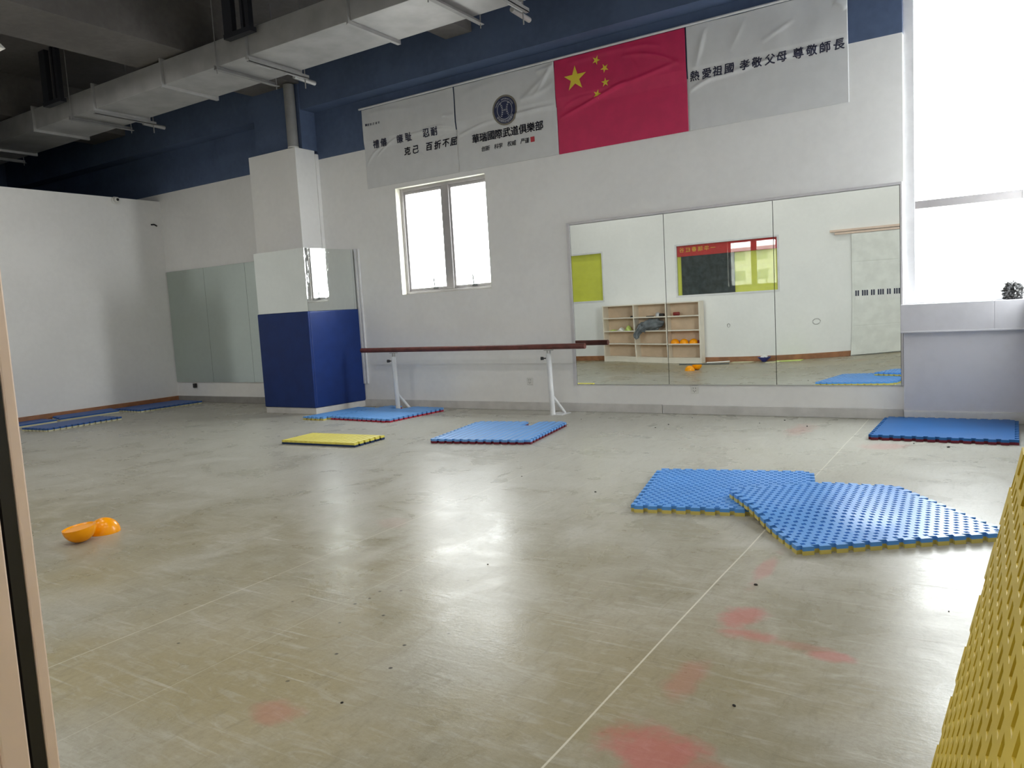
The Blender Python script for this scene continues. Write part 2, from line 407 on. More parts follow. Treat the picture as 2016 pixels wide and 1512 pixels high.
# ------------------------------------------------------------------ room shell
YB = 7.77           # back wall face
XL, XR = -11.64, 0.20
YW = 7.25           # where the right wall turns into corner glazing
YO = 0.50           # face of the wall with the door
ZS = 5.0            # ceiling slab
ZP = 3.43           # paint line

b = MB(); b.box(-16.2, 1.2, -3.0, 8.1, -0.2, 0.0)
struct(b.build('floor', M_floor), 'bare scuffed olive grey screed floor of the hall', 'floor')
b = MB(); b.box(-16.2, 0.6, YO - 0.2, 8.1, ZS, ZS + 0.2)
struct(b.build('ceiling', M_slab), 'dark concrete ceiling slab above the ducts', 'ceiling')

def wall_y(mb, x0, x1, y0, y1, holes, z1=ZS, split=ZP):
    """wall slab along x with rectangular holes (x0,x1,z0,z1) and a two tone paint line"""
    xs = sorted({x0, x1} | {h[0] for h in holes} | {h[1] for h in holes})
    zs = sorted({0.0, split, z1} | {h[2] for h in holes} | {h[3] for h in holes})
    for a, c in zip(xs, xs[1:]):
        for d, e_ in zip(zs, zs[1:]):
            mx, mz = (a + c) / 2, (d + e_) / 2
            if any(h[0] < mx < h[1] and h[2] < mz < h[3] for h in holes): continue
            mb.box(a, c, y0, y1, d, e_, 1 if mz > split else 0)
W1 = (-6.595, -5.182, 1.487, 2.862)
b = MB(); wall_y(b, -16.0, -0.705, YB, YB + 0.17, [W1])
struct(b.build('wall_back', [M_white, M_navy]), 'long back wall, white below and navy above, with window and mirrors', 'wall')
# header over the corner glazing
b = MB(); b.box(-0.705, XR + 0.24, YB, YB + 0.17, 4.06, ZS, 0)
struct(b.build('wall_header', M_navy), 'navy wall strip above the tall corner window', 'wall')
b = MB(); b.box(XL - 0.10, XL, YO, YB, 0, 1.318); b.box(XL - 0.10, XL - 0.004, YO, YB, 1.318, 1.322); b.box(XL - 0.10, XL, YO, YB, 1.322, 3.315)
struct(b.build('wall_left', M_white), 'white partition at the far left that stops short of the ceiling', 'wall')
b = MB(); b.box(-16.2, -16.0, YO - 0.2, 8.0, 0, ZS)
struct(b.build('wall_far', M_navy), 'dark navy wall beyond the left partition', 'wall')
WY = (-9.25, -7.10, 1.275, 2.345); WB = (-5.50, -3.46, 1.275, 2.335); DO = (-1.25, XR, 0.0, 2.24)
b = MB(); wall_y(b, -16.0, XR, YO - 0.14, YO, [WY, WB, DO])
struct(b.build('wall_front', [M_white, M_navy]), 'white wall with the doorway and two interior windows, seen in the mirror', 'wall')
# right wall: solid near the door, low parapet with glazing near the corner
b = MB(); b.box(XR, XR + 0.17, -3.0, YW, 0, ZP); b.box(XR, XR + 0.17, -3.0, YW, ZP, ZS, 1); b.box(XR, XR + 0.17, YW, YB + 0.17, 0, 0.98); b.box(XR, XR + 0.17, YW, YB + 0.17, 4.06, ZS, 1)
struct(b.build('wall_right', [M_white, M_navy]), 'white right wall beside the camera', 'wall')
# corridor behind the camera
b = MB(); b.box(-16.0, XR + 0.24, -3.2, -3.0, 0, 3.0)
struct(b.build('wall_corridor', M_white), 'white corridor wall behind the doorway', 'wall')
b = MB(); b.box(-16.0, XR, -3.0, YO - 0.14, 2.9, 3.0)
struct(b.build('trim_1', M_white), 'corridor ceiling behind the doorway', 'ceiling')

# beams
b = MB(); b.box(-16.0, XR + 0.2, 7.52, YB, 4.06, ZS)
struct(b.build('trim_2', M_navy), 'deep navy ceiling beam along the back wall above the banners', 'beam')
b = MB(); b.box(-8.84, -7.93, YO, 7.52, 4.40, ZS)
struct(b.build('trim_3', M_slab), 'wide dark concrete ceiling beam running to the pillar', 'beam')
b = MB(); b.box(-5.45, -5.08, YO, 7.52, 4.40, ZS)
struct(b.build('trim_4', M_slab), 'narrow concrete ceiling beam above the window bay', 'beam')
b = MB(); b.box(-12.9, -12.0, YO, 7.52, 4.40, ZS)
struct(b.build('trim_5', M_slab), 'dark ceiling beam beyond the left partition', 'beam')

# pillar: navy shaft above, white casing below, boxed out base
PX0, PX1, PY, PXB = -8.445, -7.49, 6.945, -7.385      # boxed base: front corners and where its right side meets the wall
_sl = (PXB - PX1) / (YB - PY)
def side_strip(mb, o0, o1, y0, y1, z0, z1, mi=0):
    """slab along the slanting window side of the pillar base, o0..o1 outwards from its face"""
    return mb.prism([(PX1 + _sl * (y0 - PY) + o0, y0), (PX1 + _sl * (y0 - PY) + o1, y0), (PX1 + _sl * (y1 - PY) + o1, y1), (PX1 + _sl * (y1 - PY) + o0, y1)], z0, z1, mi)
b = MB(); b.box(-8.86, -7.94, 7.50, 7.52, 3.545, ZS); b.box(-8.86, -7.94, 7.52, YB, 3.545, 4.06)
struct(b.build('wall_shaft', M_navy), 'navy shaft of the pillar above its white casing', 'pillar')
b = MB(); b.box(-8.88, -7.94, 7.365, 7.715, 2.15, 3.545, 0); b.box(-8.86, -7.925, 7.715, YB, 2.15, 3.50, 0)
b.prism([(PX0 + 0.03, PY + 0.03), (PX1 - 0.03, PY + 0.03), (PXB - 0.03, YB), (PX0 + 0.03, YB)], 0.0, 2.145)
b.box(-8.88, PX0 + 0.03, 7.365, YB, 0.0, 2.15, 0)
struct(b.build('wall_pillar', [M_white, M_navy], bevel=0.004), 'square pillar with white casing against the back wall', 'pillar')
b = MB(); b.prism([(PX0 - 0.005, PY - 0.005), (PX1 + 0.005, PY - 0.005), (PXB + 0.005, YB), (PX0 - 0.005, YB)], 0.0, 0.082)
struct(b.build('baseboard_pillar', M_base_w, bevel=0.003), 'pale plinth under the blue padding of the pillar', 'baseboard')

# baseboards
b = MB(); b.box(-7.38, -3.05, YB - 0.018, YB, 0, 0.10); b.box(-3.045, -0.72, YB - 0.018, YB, 0, 0.096)
struct(b.build('baseboard_back', M_base_w, bevel=0.004), 'pale skirting along the back wall', 'baseboard')
b = MB(); b.box(XL, -8.88, YB - 0.018, YB, 0, 0.10)
struct(b.build('baseboard_corner', M_base_d, bevel=0.004), 'grey skirting under the left corner mirrors', 'baseboard')
b = MB(); b.box(XL, XL + 0.018, YO, YB, 0, 0.10)
struct(b.build('baseboard_left', M_base_b, bevel=0.004), 'brown skirting along the left partition', 'baseboard')
b = MB(); b.box(XL, -2.2, YO, YO + 0.016, 0, 0.10)
struct(b.build('baseboard_front', M_base_b, bevel=0.004), 'brown skirting of the door wall, seen in the mirror', 'baseboard')

# parapet with sill under the corner window
M_parapet = wall_paint('lavender_grey_parapet_paint', (0.60, 0.59, 0.62), 0.04)
b = MB(); b.box(-0.705, XR, 7.68, YB + 0.17, 0, 0.82)
struct(b.build('wall_parapet', M_parapet), 'low white parapet under the tall corner window', 'wall')
b = MB(); b.box(-0.725, -0.02, 7.63, YB + 0.20, 0.80, 1.053); b.box(-0.014, XR, 7.63, YB + 0.20, 0.80, 1.053); b.box(-0.722, XR, 7.634, YB, 0.802, 1.05)
b.box(-0.725, XR, 7.622, 7.64, 0.80, 0.815)
struct(b.build('trim_6', M_parapet, bevel=0.003), 'thick white sill boarding on top of the parapet', 'sill')
b = MB(); b.box(-0.705, XR, 7.662, 7.68, 0, 0.09); b.box(-0.705, XR, 7.668, 7.68, 0.09, 0.098)
struct(b.build('baseboard_right', M_base_w, bevel=0.003), 'pale skirting under the corner window', 'baseboard')

# small two sash window
w = thing('window_1', ((W1[0] + W1[1]) / 2, YB + 0.11, W1[2]), 'small two pane window under the left banners', 'window', kind='structure')
b = MB(); x0, x1, z0, z1 = W1; t = 0.045; ya, yb = YB + 0.095, YB + 0.16
b.box(x0, x0 + t, ya, yb, z0, z1); b.box(x1 - t, x1, ya, yb, z0, z1); b.box(x0 + t, x1 - t, ya, yb, z0, z0 + 0.04); b.box(x0 + t, x1 - t, ya, yb, z1 - t, z1)
b.build('window_frame', M_frame_g, w, bevel=0.003)
xm = (x0 + x1) / 2 + 0.02
b = MB(); b.box(xm - 0.055, xm + 0.055, ya, yb, z0 + 0.04, z1 - t); b.build('mullion', M_frame_g, w, bevel=0.003)
for a, c, yy in ((x0 + t, xm - 0.055, ya + 0.02), (xm + 0.055, x1 - t, ya + 0.02)):
    b = MB(); q = 0.026
    b.box(a, a + q, yy, yy + 0.026, z0 + 0.04, z1 - t); b.box(c - q, c, yy, yy + 0.026, z0 + 0.04, z1 - t)
    b.box(a + q, c - q, yy, yy + 0.026, z0 + 0.04, z0 + 0.075); b.box(a + q, c - q, yy, yy + 0.026, z1 - t - 0.035, z1 - t)
    sa = b.build('sash', M_frame_g, w, bevel=0.002)
    b = MB(); b.box(a + q, c - q, yy + 0.010, yy + 0.016, z0 + 0.075, z1 - t - 0.035); b.build('pane', M_glass, sa)
    b = MB(); hx = a + 0.42 if a < xm - 0.2 else a + 0.30
    b.box(hx - 0.02, hx + 0.05, yy - 0.012, yy, z0 + 0.05, z0 + 0.075); b.tube([(hx, yy - 0.008, z0 + 0.07), (hx - 0.006, yy - 0.012, z0 + 0.19)], 0.008, 8)
    b.build('handle', M_edge, sa)
b = MB(); g = 0.004
b.box(x0, x0 + g, YB + 0.001, ya, z0, z1); b.box(x0 + g, x1 - g, YB + 0.001, ya, z1 - g, z1); b.box(x1 - g, x1, YB + 0.001, ya, z0, z1); b.box(x0 + g, x1 - g, YB + 0.001, ya, z0, z0 + g)
b.build('reveal', M_reveal, w)

# tall corner window
w = thing('window_2', (-0.25, YB + 0.08, 1.05), 'tall bright window above the parapet at the right edge', 'window', kind='structure')
b = MB(); ya, yb = YB + 0.03, YB + 0.10
b.box(-0.70, -0.617, ya, yb, 1.053, 4.06); b.box(XR - 0.02, XR + 0.03, ya, yb, 1.053, 4.06)
b.box(-0.617, XR - 0.02, ya, yb, 1.053, 1.075); b.box(-0.617, XR - 0.02, ya, yb, 4.02, 4.06)
b.build('window_frame', M_frame, w, bevel=0.004)
b = MB(); b.box(-0.617, XR - 0.02, ya + 0.006, yb - 0.01, 1.895, 1.965); b.build('transom', M_frame_g, w, bevel=0.003)
for a, c in ((1.075, 1.895), (1.965, 4.02)):
    b = MB(); b.box(-0.617, XR - 0.02, ya + 0.03, ya + 0.036, a, c); b.build('pane', M_glass, w)

w = thing('window_3', (XR + 0.08, 7.0, 1.05), 'return side of the tall corner window along the right wall', 'window', kind='structure')
b = MB(); b.box(XR + 0.03, XR + 0.10, YW, YW + 0.05, 1.053, 4.06)
b.box(XR + 0.03, XR + 0.10, YW + 0.05, YB + 0.03, 1.053, 1.075); b.box(XR + 0.03, XR + 0.10, YW + 0.05, YB + 0.03, 4.02, 4.06)
b.build('window_frame', M_frame, w, bevel=0.004)
b = MB(); b.box(XR + 0.06, XR + 0.066, YW + 0.05, YB + 0.03, 1.075, 4.02); b.build('pane', M_glass, w)
b = MB(); b.box(XR + 0.002, XR + 0.15, YW + 0.002, 7.628, 0.98, 1.053)
struct(b.build('trim_7', M_frame, bevel=0.003), 'white sill boarding along the right wall', 'sill')
b = MB(); b.box(3.2, 9.0, -14.0, 6.9, -8.0, 14.0)  # unseen block added outdoors to keep sky light off the back wall
struct(b.build('sky_block_wall', M_base_d), 'unseen grey block added outside the right wall to hold back sky light', 'wall')

# outdoors: return of the tiled facade beside the window, and the block across the street
b = MB(); b.box(-7.1, -6.66, YB + 0.175, 8.10, 0.0, 4.4)
for i in range(12): b.box(-6.662, -6.656, YB + 0.175, 8.10, 0.32 * i, 0.32 * i + 0.012, 1)
struct(b.build('wall_facade', [M_tan, M_base_d]), 'tan tiled facade outside the small window', 'wall')
def facade():
    k = NB('apartment_facade'); p = k.pos(); s = k.new('ShaderNodeSeparateXYZ'); k.link(p, s.inputs[0])
    fx = k.math('FRACT', k.math('DIVIDE', k.math('ADD', s.outputs[0], 300), 3.4)); fz = k.math('FRACT', k.math('DIVIDE', k.math('ADD', s.outputs[2], 60), 3.0))
    m = k.math('MULTIPLY', k.math('MULTIPLY', k.math('GREATER_THAN', fx, 0.22), k.math('LESS_THAN', fx, 0.72)), k.math('MULTIPLY', k.math('GREATER_THAN', fz, 0.25), k.math('LESS_THAN', fz, 0.75)))
    k.link(k.mix(m, (0.52, 0.50, 0.46), (0.22, 0.25, 0.27)), k.b.inputs['Base Color']); k.b.inputs['Roughness'].default_value = 0.8; return k.m
b = MB(); b.box(-75, -48, 110, 122, -20, 6.3); b.box(-46, -16, 104, 116, -20, 8.2)
b.box(-75.4, -47.6, 109.6, 122.4, 6.3, 6.8); b.box(-46.4, -15.6, 103.6, 116.4, 8.2, 8.7)
tag(b.build('apartment_building', facade()), 'distant apartment blocks across the street, reflected in the interior window', 'building')

# light enters only through the glazing: sampling portals in the three openings
def portal(loc, rot, sx_, sy_):
    l = bpy.data.lights.new('portal', 'AREA'); l.shape = 'RECTANGLE'; l.size = sx_; l.size_y = sy_
    l.cycles.is_portal = True
    o = bpy.data.objects.new('window_portal', l); o.location = loc; o.rotation_euler = rot; COL.objects.link(o)
portal(((W1[0] + W1[1]) / 2, YB + 0.20, (W1[2] + W1[3]) / 2), (-PI / 2, 0, 0), W1[1] - W1[0], W1[3] - W1[2])
portal((-0.25, YB + 0.15, 2.55), (-PI / 2, 0, 0), 0.95, 3.05)

portal((XR + 0.12, 7.52, 2.55), (0, PI / 2, 0), 3.0, 0.5)

# ------------------------------------------------------------------ door wall (seen in the big mirror)
w = thing('door_1', (-1.72, YO + 0.04, 0), 'off white sliding door leaf pushed open, with a piano key strip', 'door', kind='structure')
dx0, dx1, dy0, dy1 = -2.19, -1.243, YO + 0.022, YO + 0.062
b = MB(); b.box(dx0, dx1 - 0.06, dy0, dy1, 0.02, 2.215)
b.box(dx0 + 0.035, dx1 - 0.06, dy1, dy1 + 0.003, 1.72, 2.19); b.box(dx0 + 0.035, dx1 - 0.06, dy1, dy1 + 0.003, 0.56, 1.69); b.box(dx0 + 0.035, dx1 - 0.06, dy1, dy1 + 0.003, 0.05, 0.54)
b.build('door_leaf', M_door, w, bevel=0.002)
b = MB(); b.box(dx1 - 0.06, dx1, dy0 + 0.022, dy1, 0.02, 2.215); b.build('edge_stile', M_beige, w, bevel=0.003)
b = MB(); b.box(dx1 - 0.03, dx1 - 0.001, dy0 + 0.002, dy0 + 0.021, 0.02, 2.215); b.build('rubber_gasket', M_gasket, w)
b = MB(); b.box(-2.55, 0.15, YO + 0.002, YO + 0.060, 2.272, 2.312); b.box(-2.47, 0.15, YO + 0.002, YO + 0.05, 2.225, 2.262); b.build('door_rail', M_rail, w, bevel=0.003)
b = MB(); kz0, kz1 = 1.03, 1.21; kx0 = dx0 + 0.05; kx1 = dx1 - 0.06
b.box(kx0, kx1, dy1 + 0.003, dy1 + 0.005, kz0, kz1, 0)
kw = 0.0365; n = int((kx1 - kx0) / kw)
for i in range(n):
    xx = kx0 + kw * i
    b.box(xx - 0.0012, xx + 0.0012, dy1 + 0.005, dy1 + 0.006, kz0, kz1, 2)
    if i % 7 in (0, 1, 3, 4, 5): b.box(xx + 0.004, xx + 0.028, dy1 + 0.005, dy1 + 0.007, kz0 + 0.075, kz1 - 0.004, 1)
b.build('piano_key_strip', [M_paper, M_ink, M_alu], w)
b = MB(); b.box(-1.262, -1.238, YO - 0.16, YO - 0.02, 0, 2.25); b.box(-1.262, -1.236, YO - 0.02, YO + 0.018, 0, 2.25)
b.box(-1.31, -1.25, YO - 0.158, YO - 0.14, 0, 2.30); b.box(-1.25, XR, YO - 0.16, YO - 0.02, 2.225, 2.25)
struct(b.build('trim_8', M_beige, bevel=0.003), 'beige door frame at the left edge of the view', 'door frame')

def interior_window(name, H, label):
    w = thing(name, ((H[0] + H[1]) / 2, YO - 0.04, H[2]), label, 'window', kind='structure')
    x0, x1, z0, z1 = H; t = 0.035; b = MB(); ya, yb = YO - 0.05, YO + 0.006
    b.box(x0, x0 + t, ya, yb, z0, z1); b.box(x1 - t, x1, ya, yb, z0, z1); b.box(x0 + t, x1 - t, ya, yb, z0, z0 + t); b.box(x0 + t, x1 - t, ya, yb, z1 - t, z1)
    b.build('window_frame', M_frame, w, bevel=0.002)
    b = MB(); b.box(x0 + t, x1 - t, YO - 0.010, YO - 0.005, z0 + t, z1 - t); b.build('pane', M_glass, w)
    b = MB(); b.box(x0, x1, YO - 0.075, YO - 0.060, z0, z1); b.build('back_panel', M_ygreen, w)
interior_window('window_4', WY, 'yellow green interior window left of the bookshelf in the mirror')
interior_window('window_5', WB, 'interior window with chalkboard and red strip, seen in the mirror')
b = MB(); b.box(-5.38, -4.31, YO - 0.040, YO - 0.028, 1.312, 2.10)
tag(b.build('chalkboard', M_chalk), 'dark chalkboard behind the glass of the interior window', 'chalkboard')
b = MB(); b.box(-5.46, -3.50, YO - 0.026, YO - 0.022, 2.085, 2.298, 0)
for i, ch in enumerate('一华瑞春红谷'):
    vs, fs = glyphs(ch, 0.0); cx = -4.72 - 0.128 * i
    b.add([(cx - v[0] * 0.105, YO - 0.0205, 2.215 + v[1] * 0.105) for v in vs], [tuple(reversed(f)) for f in fs], 1)
tag(b.build('red_slogan_banner', [M_redbn, M_gold]), 'red strip banner with yellow characters above the chalkboard', 'banner')

# small drawn marks on the door wall
def ring_mark(name, cx, cz, rx, rz, label, turns=1.0):
    b = MB(); pts = []
    for i in range(40):
        a = 2 * PI * turns * i / 39; f = 1 - 0.25 * i / 39
        pts.append((cx + rx * f * math.cos(a), YO + 0.002, cz + rz * f * math.sin(a)))
    b.tube(pts, 0.0025, 6); return tag(b.build(name, M_base_d), label, 'wall drawing')
ring_mark('pencil_scribble', -2.81, 0.68, 0.075, 0.06, 'round pencil scribble low on the door wall beside the door', 1.9)
ring_mark('wall_hook', -4.45, 0.69, 0.03, 0.04, 'small round mark under the chalkboard window', 1.6)

# ------------------------------------------------------------------ bookshelf and what is on it
SX0, SX1, SYF, SYB, SZ = -7.03, -4.93, 0.80, 0.535, 1.185
w = thing('bookshelf', ((SX0 + SX1) / 2, 0.66, 0), 'pale low bookshelf of twelve compartments against the door wall, seen in the mirror', 'bookshelf')
t = 0.022; cols = [SX0, SX0 + (SX1 - SX0) / 3, SX0 + 2 * (SX1 - SX0) / 3, SX1]
zsh = [0.085, 0.36, 0.625, 0.90]
for i, xx in enumerate(cols):
    b = MB(); a = xx if i == 0 else (xx - t if i == 3 else xx - t / 2)
    b.box(a, a + t, SYB, SYF, 0, SZ - t); b.build('side_panel' if i in (0, 3) else 'divider', M_shelf, w, bevel=0.0015)
b = MB(); b.box(SX0, SX1, SYB, SYF, SZ - t, SZ); b.build('top', M_shelf, w, bevel=0.0015)
b = MB(); b.box(SX0 + t, SX1 - t, SYB, SYB + 0.008, 0.02, SZ - t); b.build('back_panel', M_shelf_b, w)
b = MB(); b.box(SX0 + t, SX1 - t, SYF - 0.03, SYF - 0.005, 0, 0.085); b.build('plinth', M_shelf, w)
for zz in zsh:
    for i in range(3):
        b = MB(); b.box(cols[i] + (t if i == 0 else t / 2), cols[i + 1] - (t if i == 2 else t / 2), SYB + 0.008, SYF - 0.002, zz, zz + t)
        b.build('shelf', M_shelf, w, bevel=0.001)
def dome_prof(r, n=14):
    return [(r * math.cos(i * PI / 2 / n), r * math.sin(i * PI / 2 / n)) for i in range(n)] + [(0.0005, r)]
def half_ball(name, loc, R, label, group, r=0.09, tilt=None):
    w = thing(name, loc, label, 'half ball', group)
    M = Matrix.Translation(loc) @ (tilt or Matrix.Identity(4))
    b = MB(); b.lathe([(r - 0.004, -0.0)] + dome_prof(r), 40, M); b.build('dome', M_orange, w, smooth=50)
    b = MB(); b.lathe([(0.0005, 0.006), (r * 0.5, 0.006), (r * 0.84, 0.006), (r - 0.004, 0.0)], 40, M); b.build('flat_base', M_orange, w, smooth=30)
    return w
zt = 0.36 + t
hb = half_ball('half_ball', (-5.50, 0.69, zt), None, 'orange half ball on the shelf, next to the middle divider', 'orange half balls on the bookshelf')
copy_tree(hb, (-5.305, 0.70, zt), 'orange half ball on the shelf, middle one of the three')
copy_tree(hb, (-5.11, 0.69, zt), 'orange half ball on the shelf, nearest the end panel')
b = MB(); b.box(-5.01, -4.96, 0.63, 0.73, zt, zt + 0.06)
tag(b.build('dark_box', M_redcan, bevel=0.004), 'small dark box beside the orange half balls on the shelf', 'box')
b = MB(); b.lathe([(0.0005, 0), (0.033, 0), (0.035, 0.004), (0.035, 0.12), (0.033, 0.124), (0.0005, 0.124)], 24, Matrix.Translation((-5.50, 0.70, 0.90 + t + 0.035)) @ Matrix.Rotation(PI / 2, 4, 'Y'))
tag(b.build('tin', M_redcan, smooth=40), 'dark red tin lying on the top shelf of the bookshelf', 'tin')
b = MB(); b.lathe([(0.0005, 0), (0.05, 0), (0.055, 0.03), (0.04, 0.07), (0.0005, 0.085)], 20, Matrix.Translation((-5.83, 0.70, 0.90 + t)))
tag(b.build('silver_cup', M_alu, smooth=60), 'silvery cup on the top shelf left of the red tin', 'cup')
b = MB(); b.box(-5.79, -5.70, 0.66, 0.76, 0.90 + t, 0.90 + t + 0.055)
tag(b.build('black_pouch', M_blk_pl, bevel=0.012, bseg=3), 'small black pouch beside the silvery cup on the top shelf', 'pouch')
b = MB(); b.tube([(-6.08, 0.72, 0.93), (-5.92, 0.70, 0.93)], 0.008, 8)
tag(b.build('marker_pen', M_blk_pl), 'black marker pen lying on the middle of the top shelf', 'pen')
b = MB(); b.box(-6.42, -6.345, 0.68, 0.75, 0.90 + t, 0.90 + t + 0.03)
tag(b.build('black_eraser', M_blk_pl, bevel=0.004), 'black board eraser at the left divider of the top shelf', 'eraser')
# crumpled fleece hanging over the shelf edge
b = MB()
def fleece(u, v):
    th = u * 2 * PI; ph = v * PI
    x_ = math.cos(th) * math.sin(ph); y_ = math.sin(th) * math.sin(ph); z_ = math.cos(ph)
    n_ = noise.noise(Vector((x_ * 2.2, y_ * 2.2, z_ * 2.2))) * 0.35 + noise.noise(Vector((x_ * 5, y_ * 5, z_ * 5))) * 0.18
    k = 1 + n_
    X = -5.98 + 0.24 * x_ * k; Y = 0.715 + 0.10 * y_ * k; Z = 0.65 + max(0.0, 0.10 + 0.115 * z_ * k + 0.03 * x_)
    return (X, min(Y, 0.84), Z)
b.grid(40, 24, fleece)
def drape(u, v):
    X = -6.27 + 0.25 * u + 0.03 * math.sin(v * 6) - 0.05 * v; s_ = 0.30 * v
    Y = 0.74 + 0.09 * min(1, v * 3) + 0.018 * math.sin(u * 22 + v * 3); Z = 0.70 + 0.05 * math.sin(u * 9) * (1 - v) + 0.02 - max(0, s_ - 0.05) * (0.7 + 0.3 * math.sin(u * 5 + 0.6))
    return (X, Y, Z)
b.grid(24, 18, drape)
o = b.build('crumpled_fleece', M_grey_cl, smooth=180); m = o.modifiers.new('thick', 'SOLIDIFY'); m.thickness = 0.012; m.offset = 0
tag(o, 'crumpled grey fleece hanging over the edge of the bookshelf', 'clothing')
# packets on the left shelf
for i, (px, mm, lab) in enumerate(((-6.84, M_lime, 'flat lime green packet at the outer end of the shelf left of the fleece'), (-6.66, M_paper, 'white packet in the middle of the shelf left of the fleece'), (-6.50, M_lime, 'lime packet nearest the fleece on the same shelf'))):
    b = MB()
    def pk(u, v, px=px, i=i): return (px - 0.065 + 0.13 * u, 0.60 + 0.19 * v, 0.625 + t + 0.004 + (0.018 + 0.03 * i) * math.sin(PI * u) * math.sin(PI * v) ** 0.5 * (1 + 0.4 * math.sin(9 * u + 5 * v)))
    b.grid(14, 8, pk)
    o = b.build('packet', mm, smooth=180); m = o.modifiers.new('thick', 'SOLIDIFY'); m.thickness = 0.004; m.offset = -1
    tag(o, lab, 'packet', 'packets on the bookshelf')

# things on the floor along the door wall
b = MB(); M = Matrix.Translation((-3.72, 0.68, 0))
b.lathe([(0.0005, 0), (0.03, 0), (0.13, 0.085), (0.135, 0.09), (0.125, 0.09), (0.03, 0.008), (0.0005, 0.008)], 6, M)
M_bowl = mat('blue_purple_plastic', (0.05, 0.06, 0.30), 0.4)
tag(b.build('plastic_bowl', M_bowl), 'small blue purple bowl on the floor by the door wall, seen in the mirror', 'bowl')
b = MB(); b.grid(8, 8, lambda u, v: (-3.79 + 0.14 * u, 0.62 + 0.12 * v, 0.085 + 0.05 * math.sin(PI * u) * math.sin(PI * v) + 0.02 * math.sin(11 * u) * math.sin(9 * v)))
o = b.build('crumpled_paper', M_paper, smooth=60); m = o.modifiers.new('thick', 'SOLIDIFY'); m.thickness = 0.003
tag(o, 'crumpled white paper in the blue purple bowl', 'paper')
for (x0, x1, y0, y1, h, mm, lab) in ((-3.50, -3.00, 0.62, 0.86, 0.010, M_lime, 'thin lime green sheet on the floor nearest the door, seen in the mirror'), (-3.62, -3.36, 0.88, 1.02, 0.012, F_cream, 'pale cream foam offcut in front of the lime sheet'), (-4.35, -3.95, 0.56, 0.72, 0.010, F_cream, 'pale cream foam strip along the skirting right of the bookshelf')):
    b = MB(); b.box(x0, x1, y0, y1, 0, h); tag(b.build('foam_sheet', mm, bevel=0.002), lab, 'foam sheet')
for (p, q, mm, lab) in (((-5.25, 1.20, 0.012), (-4.30, 1.02, 0.012), M_edge, 'long dark grey stick lying in front of the bookshelf'), ((-4.75, 1.02, 0.03), (-4.35, 0.82, 0.035), M_paper, 'short white stick crossing the long stick')):
    b = MB(); b.tube([p, q], 0.012, 8); tag(b.build('stick', mm), lab, 'stick')

# ------------------------------------------------------------------ mirrors
XC = -2.4
def big_mirror_y(X, Z):
    dz = -0.055 + 0.054 * (X - XC) ** 2
    if X < XC: dz = min(dz, 0.015)
    s_ = -dz / 14.5; k = s_ / 0.6
    d = 1.2 - Z
    return YB - 0.024 - (0 if d < 0 else k * d * d / 2 if d < 0.6 else k * (0.18 + 0.6 * (d - 0.6)))
MZ0, MZ1 = 0.318, 2.115
for a, c, lab in ((-4.06, -2.957, 'left panel of the wide wall mirror, reflecting the bookshelf'), (-2.951, -1.841, 'middle panel of the wide wall mirror, reflecting the chalkboard'), (-1.835, -0.735, 'right panel of the wide wall mirror, reflecting the piano key strip')):
    w = thing('wall_mirror', ((a + c) / 2, YB, MZ0), lab, 'mirror', 'mirror panels on the back wall')
    b = MB(); b.grid(30, 40, lambda u, v: (a + (c - a) * u, big_mirror_y(a + (c - a) * u, MZ0 + (MZ1 - MZ0) * v), MZ0 + (MZ1 - MZ0) * v))
    b.build('mirror_glass', M_mirror, w, smooth=180)
    b = MB(); b.box(a - 0.0005, c + 0.0005, YB - 0.014, YB - 0.001, MZ0 + 0.002, MZ1 - 0.002); b.build('backing', M_edge, w)
b = MB(); yf = YB - 0.032
b.box(-4.105, -4.064, yf, YB, MZ0 - 0.012, MZ1 + 0.03); b.box(-4.064, -0.712, yf, YB, MZ1 + 0.004, MZ1 + 0.03); b.box(-0.731, -0.712, yf, YB, MZ0 - 0.005, MZ1 + 0.004)
tag(b.build('mirror_frame', M_alu, bevel=0.003), 'thin pale metal edging around the wide wall mirror', 'frame')
for a, c, lab in ((-11.62, -10.652, 'dim left corner mirror panel, next to the partition'), (-10.648, -9.657, 'dim left corner mirror panel, in the middle'), (-9.653, -8.90, 'dim left corner mirror panel, partly behind the pillar')):
    w = thing('wall_mirror', ((a + c) / 2, YB, 0.33), lab, 'mirror', 'mirror panels in the left corner')
    b = MB(); b.box(a, c, YB - 0.018, YB - 0.010, 0.33, 2.157); b.build('mirror_glass', M_mirror_d, w)
    b = MB(); b.box(a - 0.002, c + 0.002, YB - 0.010, YB - 0.001, 0.328, 2.159); b.build('backing', M_edge, w)
w = thing('pillar_mirror', (-7.97, PY + 0.01, 1.345), 'mirror on the front face of the pillar above the blue padding', 'mirror', 'mirrors on the pillar')
b = MB(); b.box(PX0, PX1 + 0.001, PY, PY + 0.006, 1.345, 2.155); b.build('mirror_glass', M_mirror_s, w)
b = MB(); b.box(PX0 + 0.002, PX1 - 0.02, PY + 0.006, PY + 0.028, 1.346, 2.154); b.build('backing', M_edge, w)
w = thing('pillar_mirror', (-7.43, 7.35, 1.345), 'smeared mirror on the window side of the pillar, reflecting the window', 'mirror', 'mirrors on the pillar')
b = MB(); side_strip(b, -0.005, 0.001, PY + 0.008, YB - 0.03, 1.345, 2.150); b.build('mirror_glass', M_mirror_s, w)
b = MB(); side_strip(b, -0.028, -0.005, PY + 0.032, YB - 0.03, 1.346, 2.149); b.build('backing', M_edge, w)
b = MB(); b.box(-7.375, -7.34, YB - 0.03, YB, 0.315, 2.155); b.box(-7.33, -7.30, YB - 0.022, YB, 0.315, 2.155); b.box(-7.34, -7.33, YB - 0.012, YB, 0.32, 2.15)
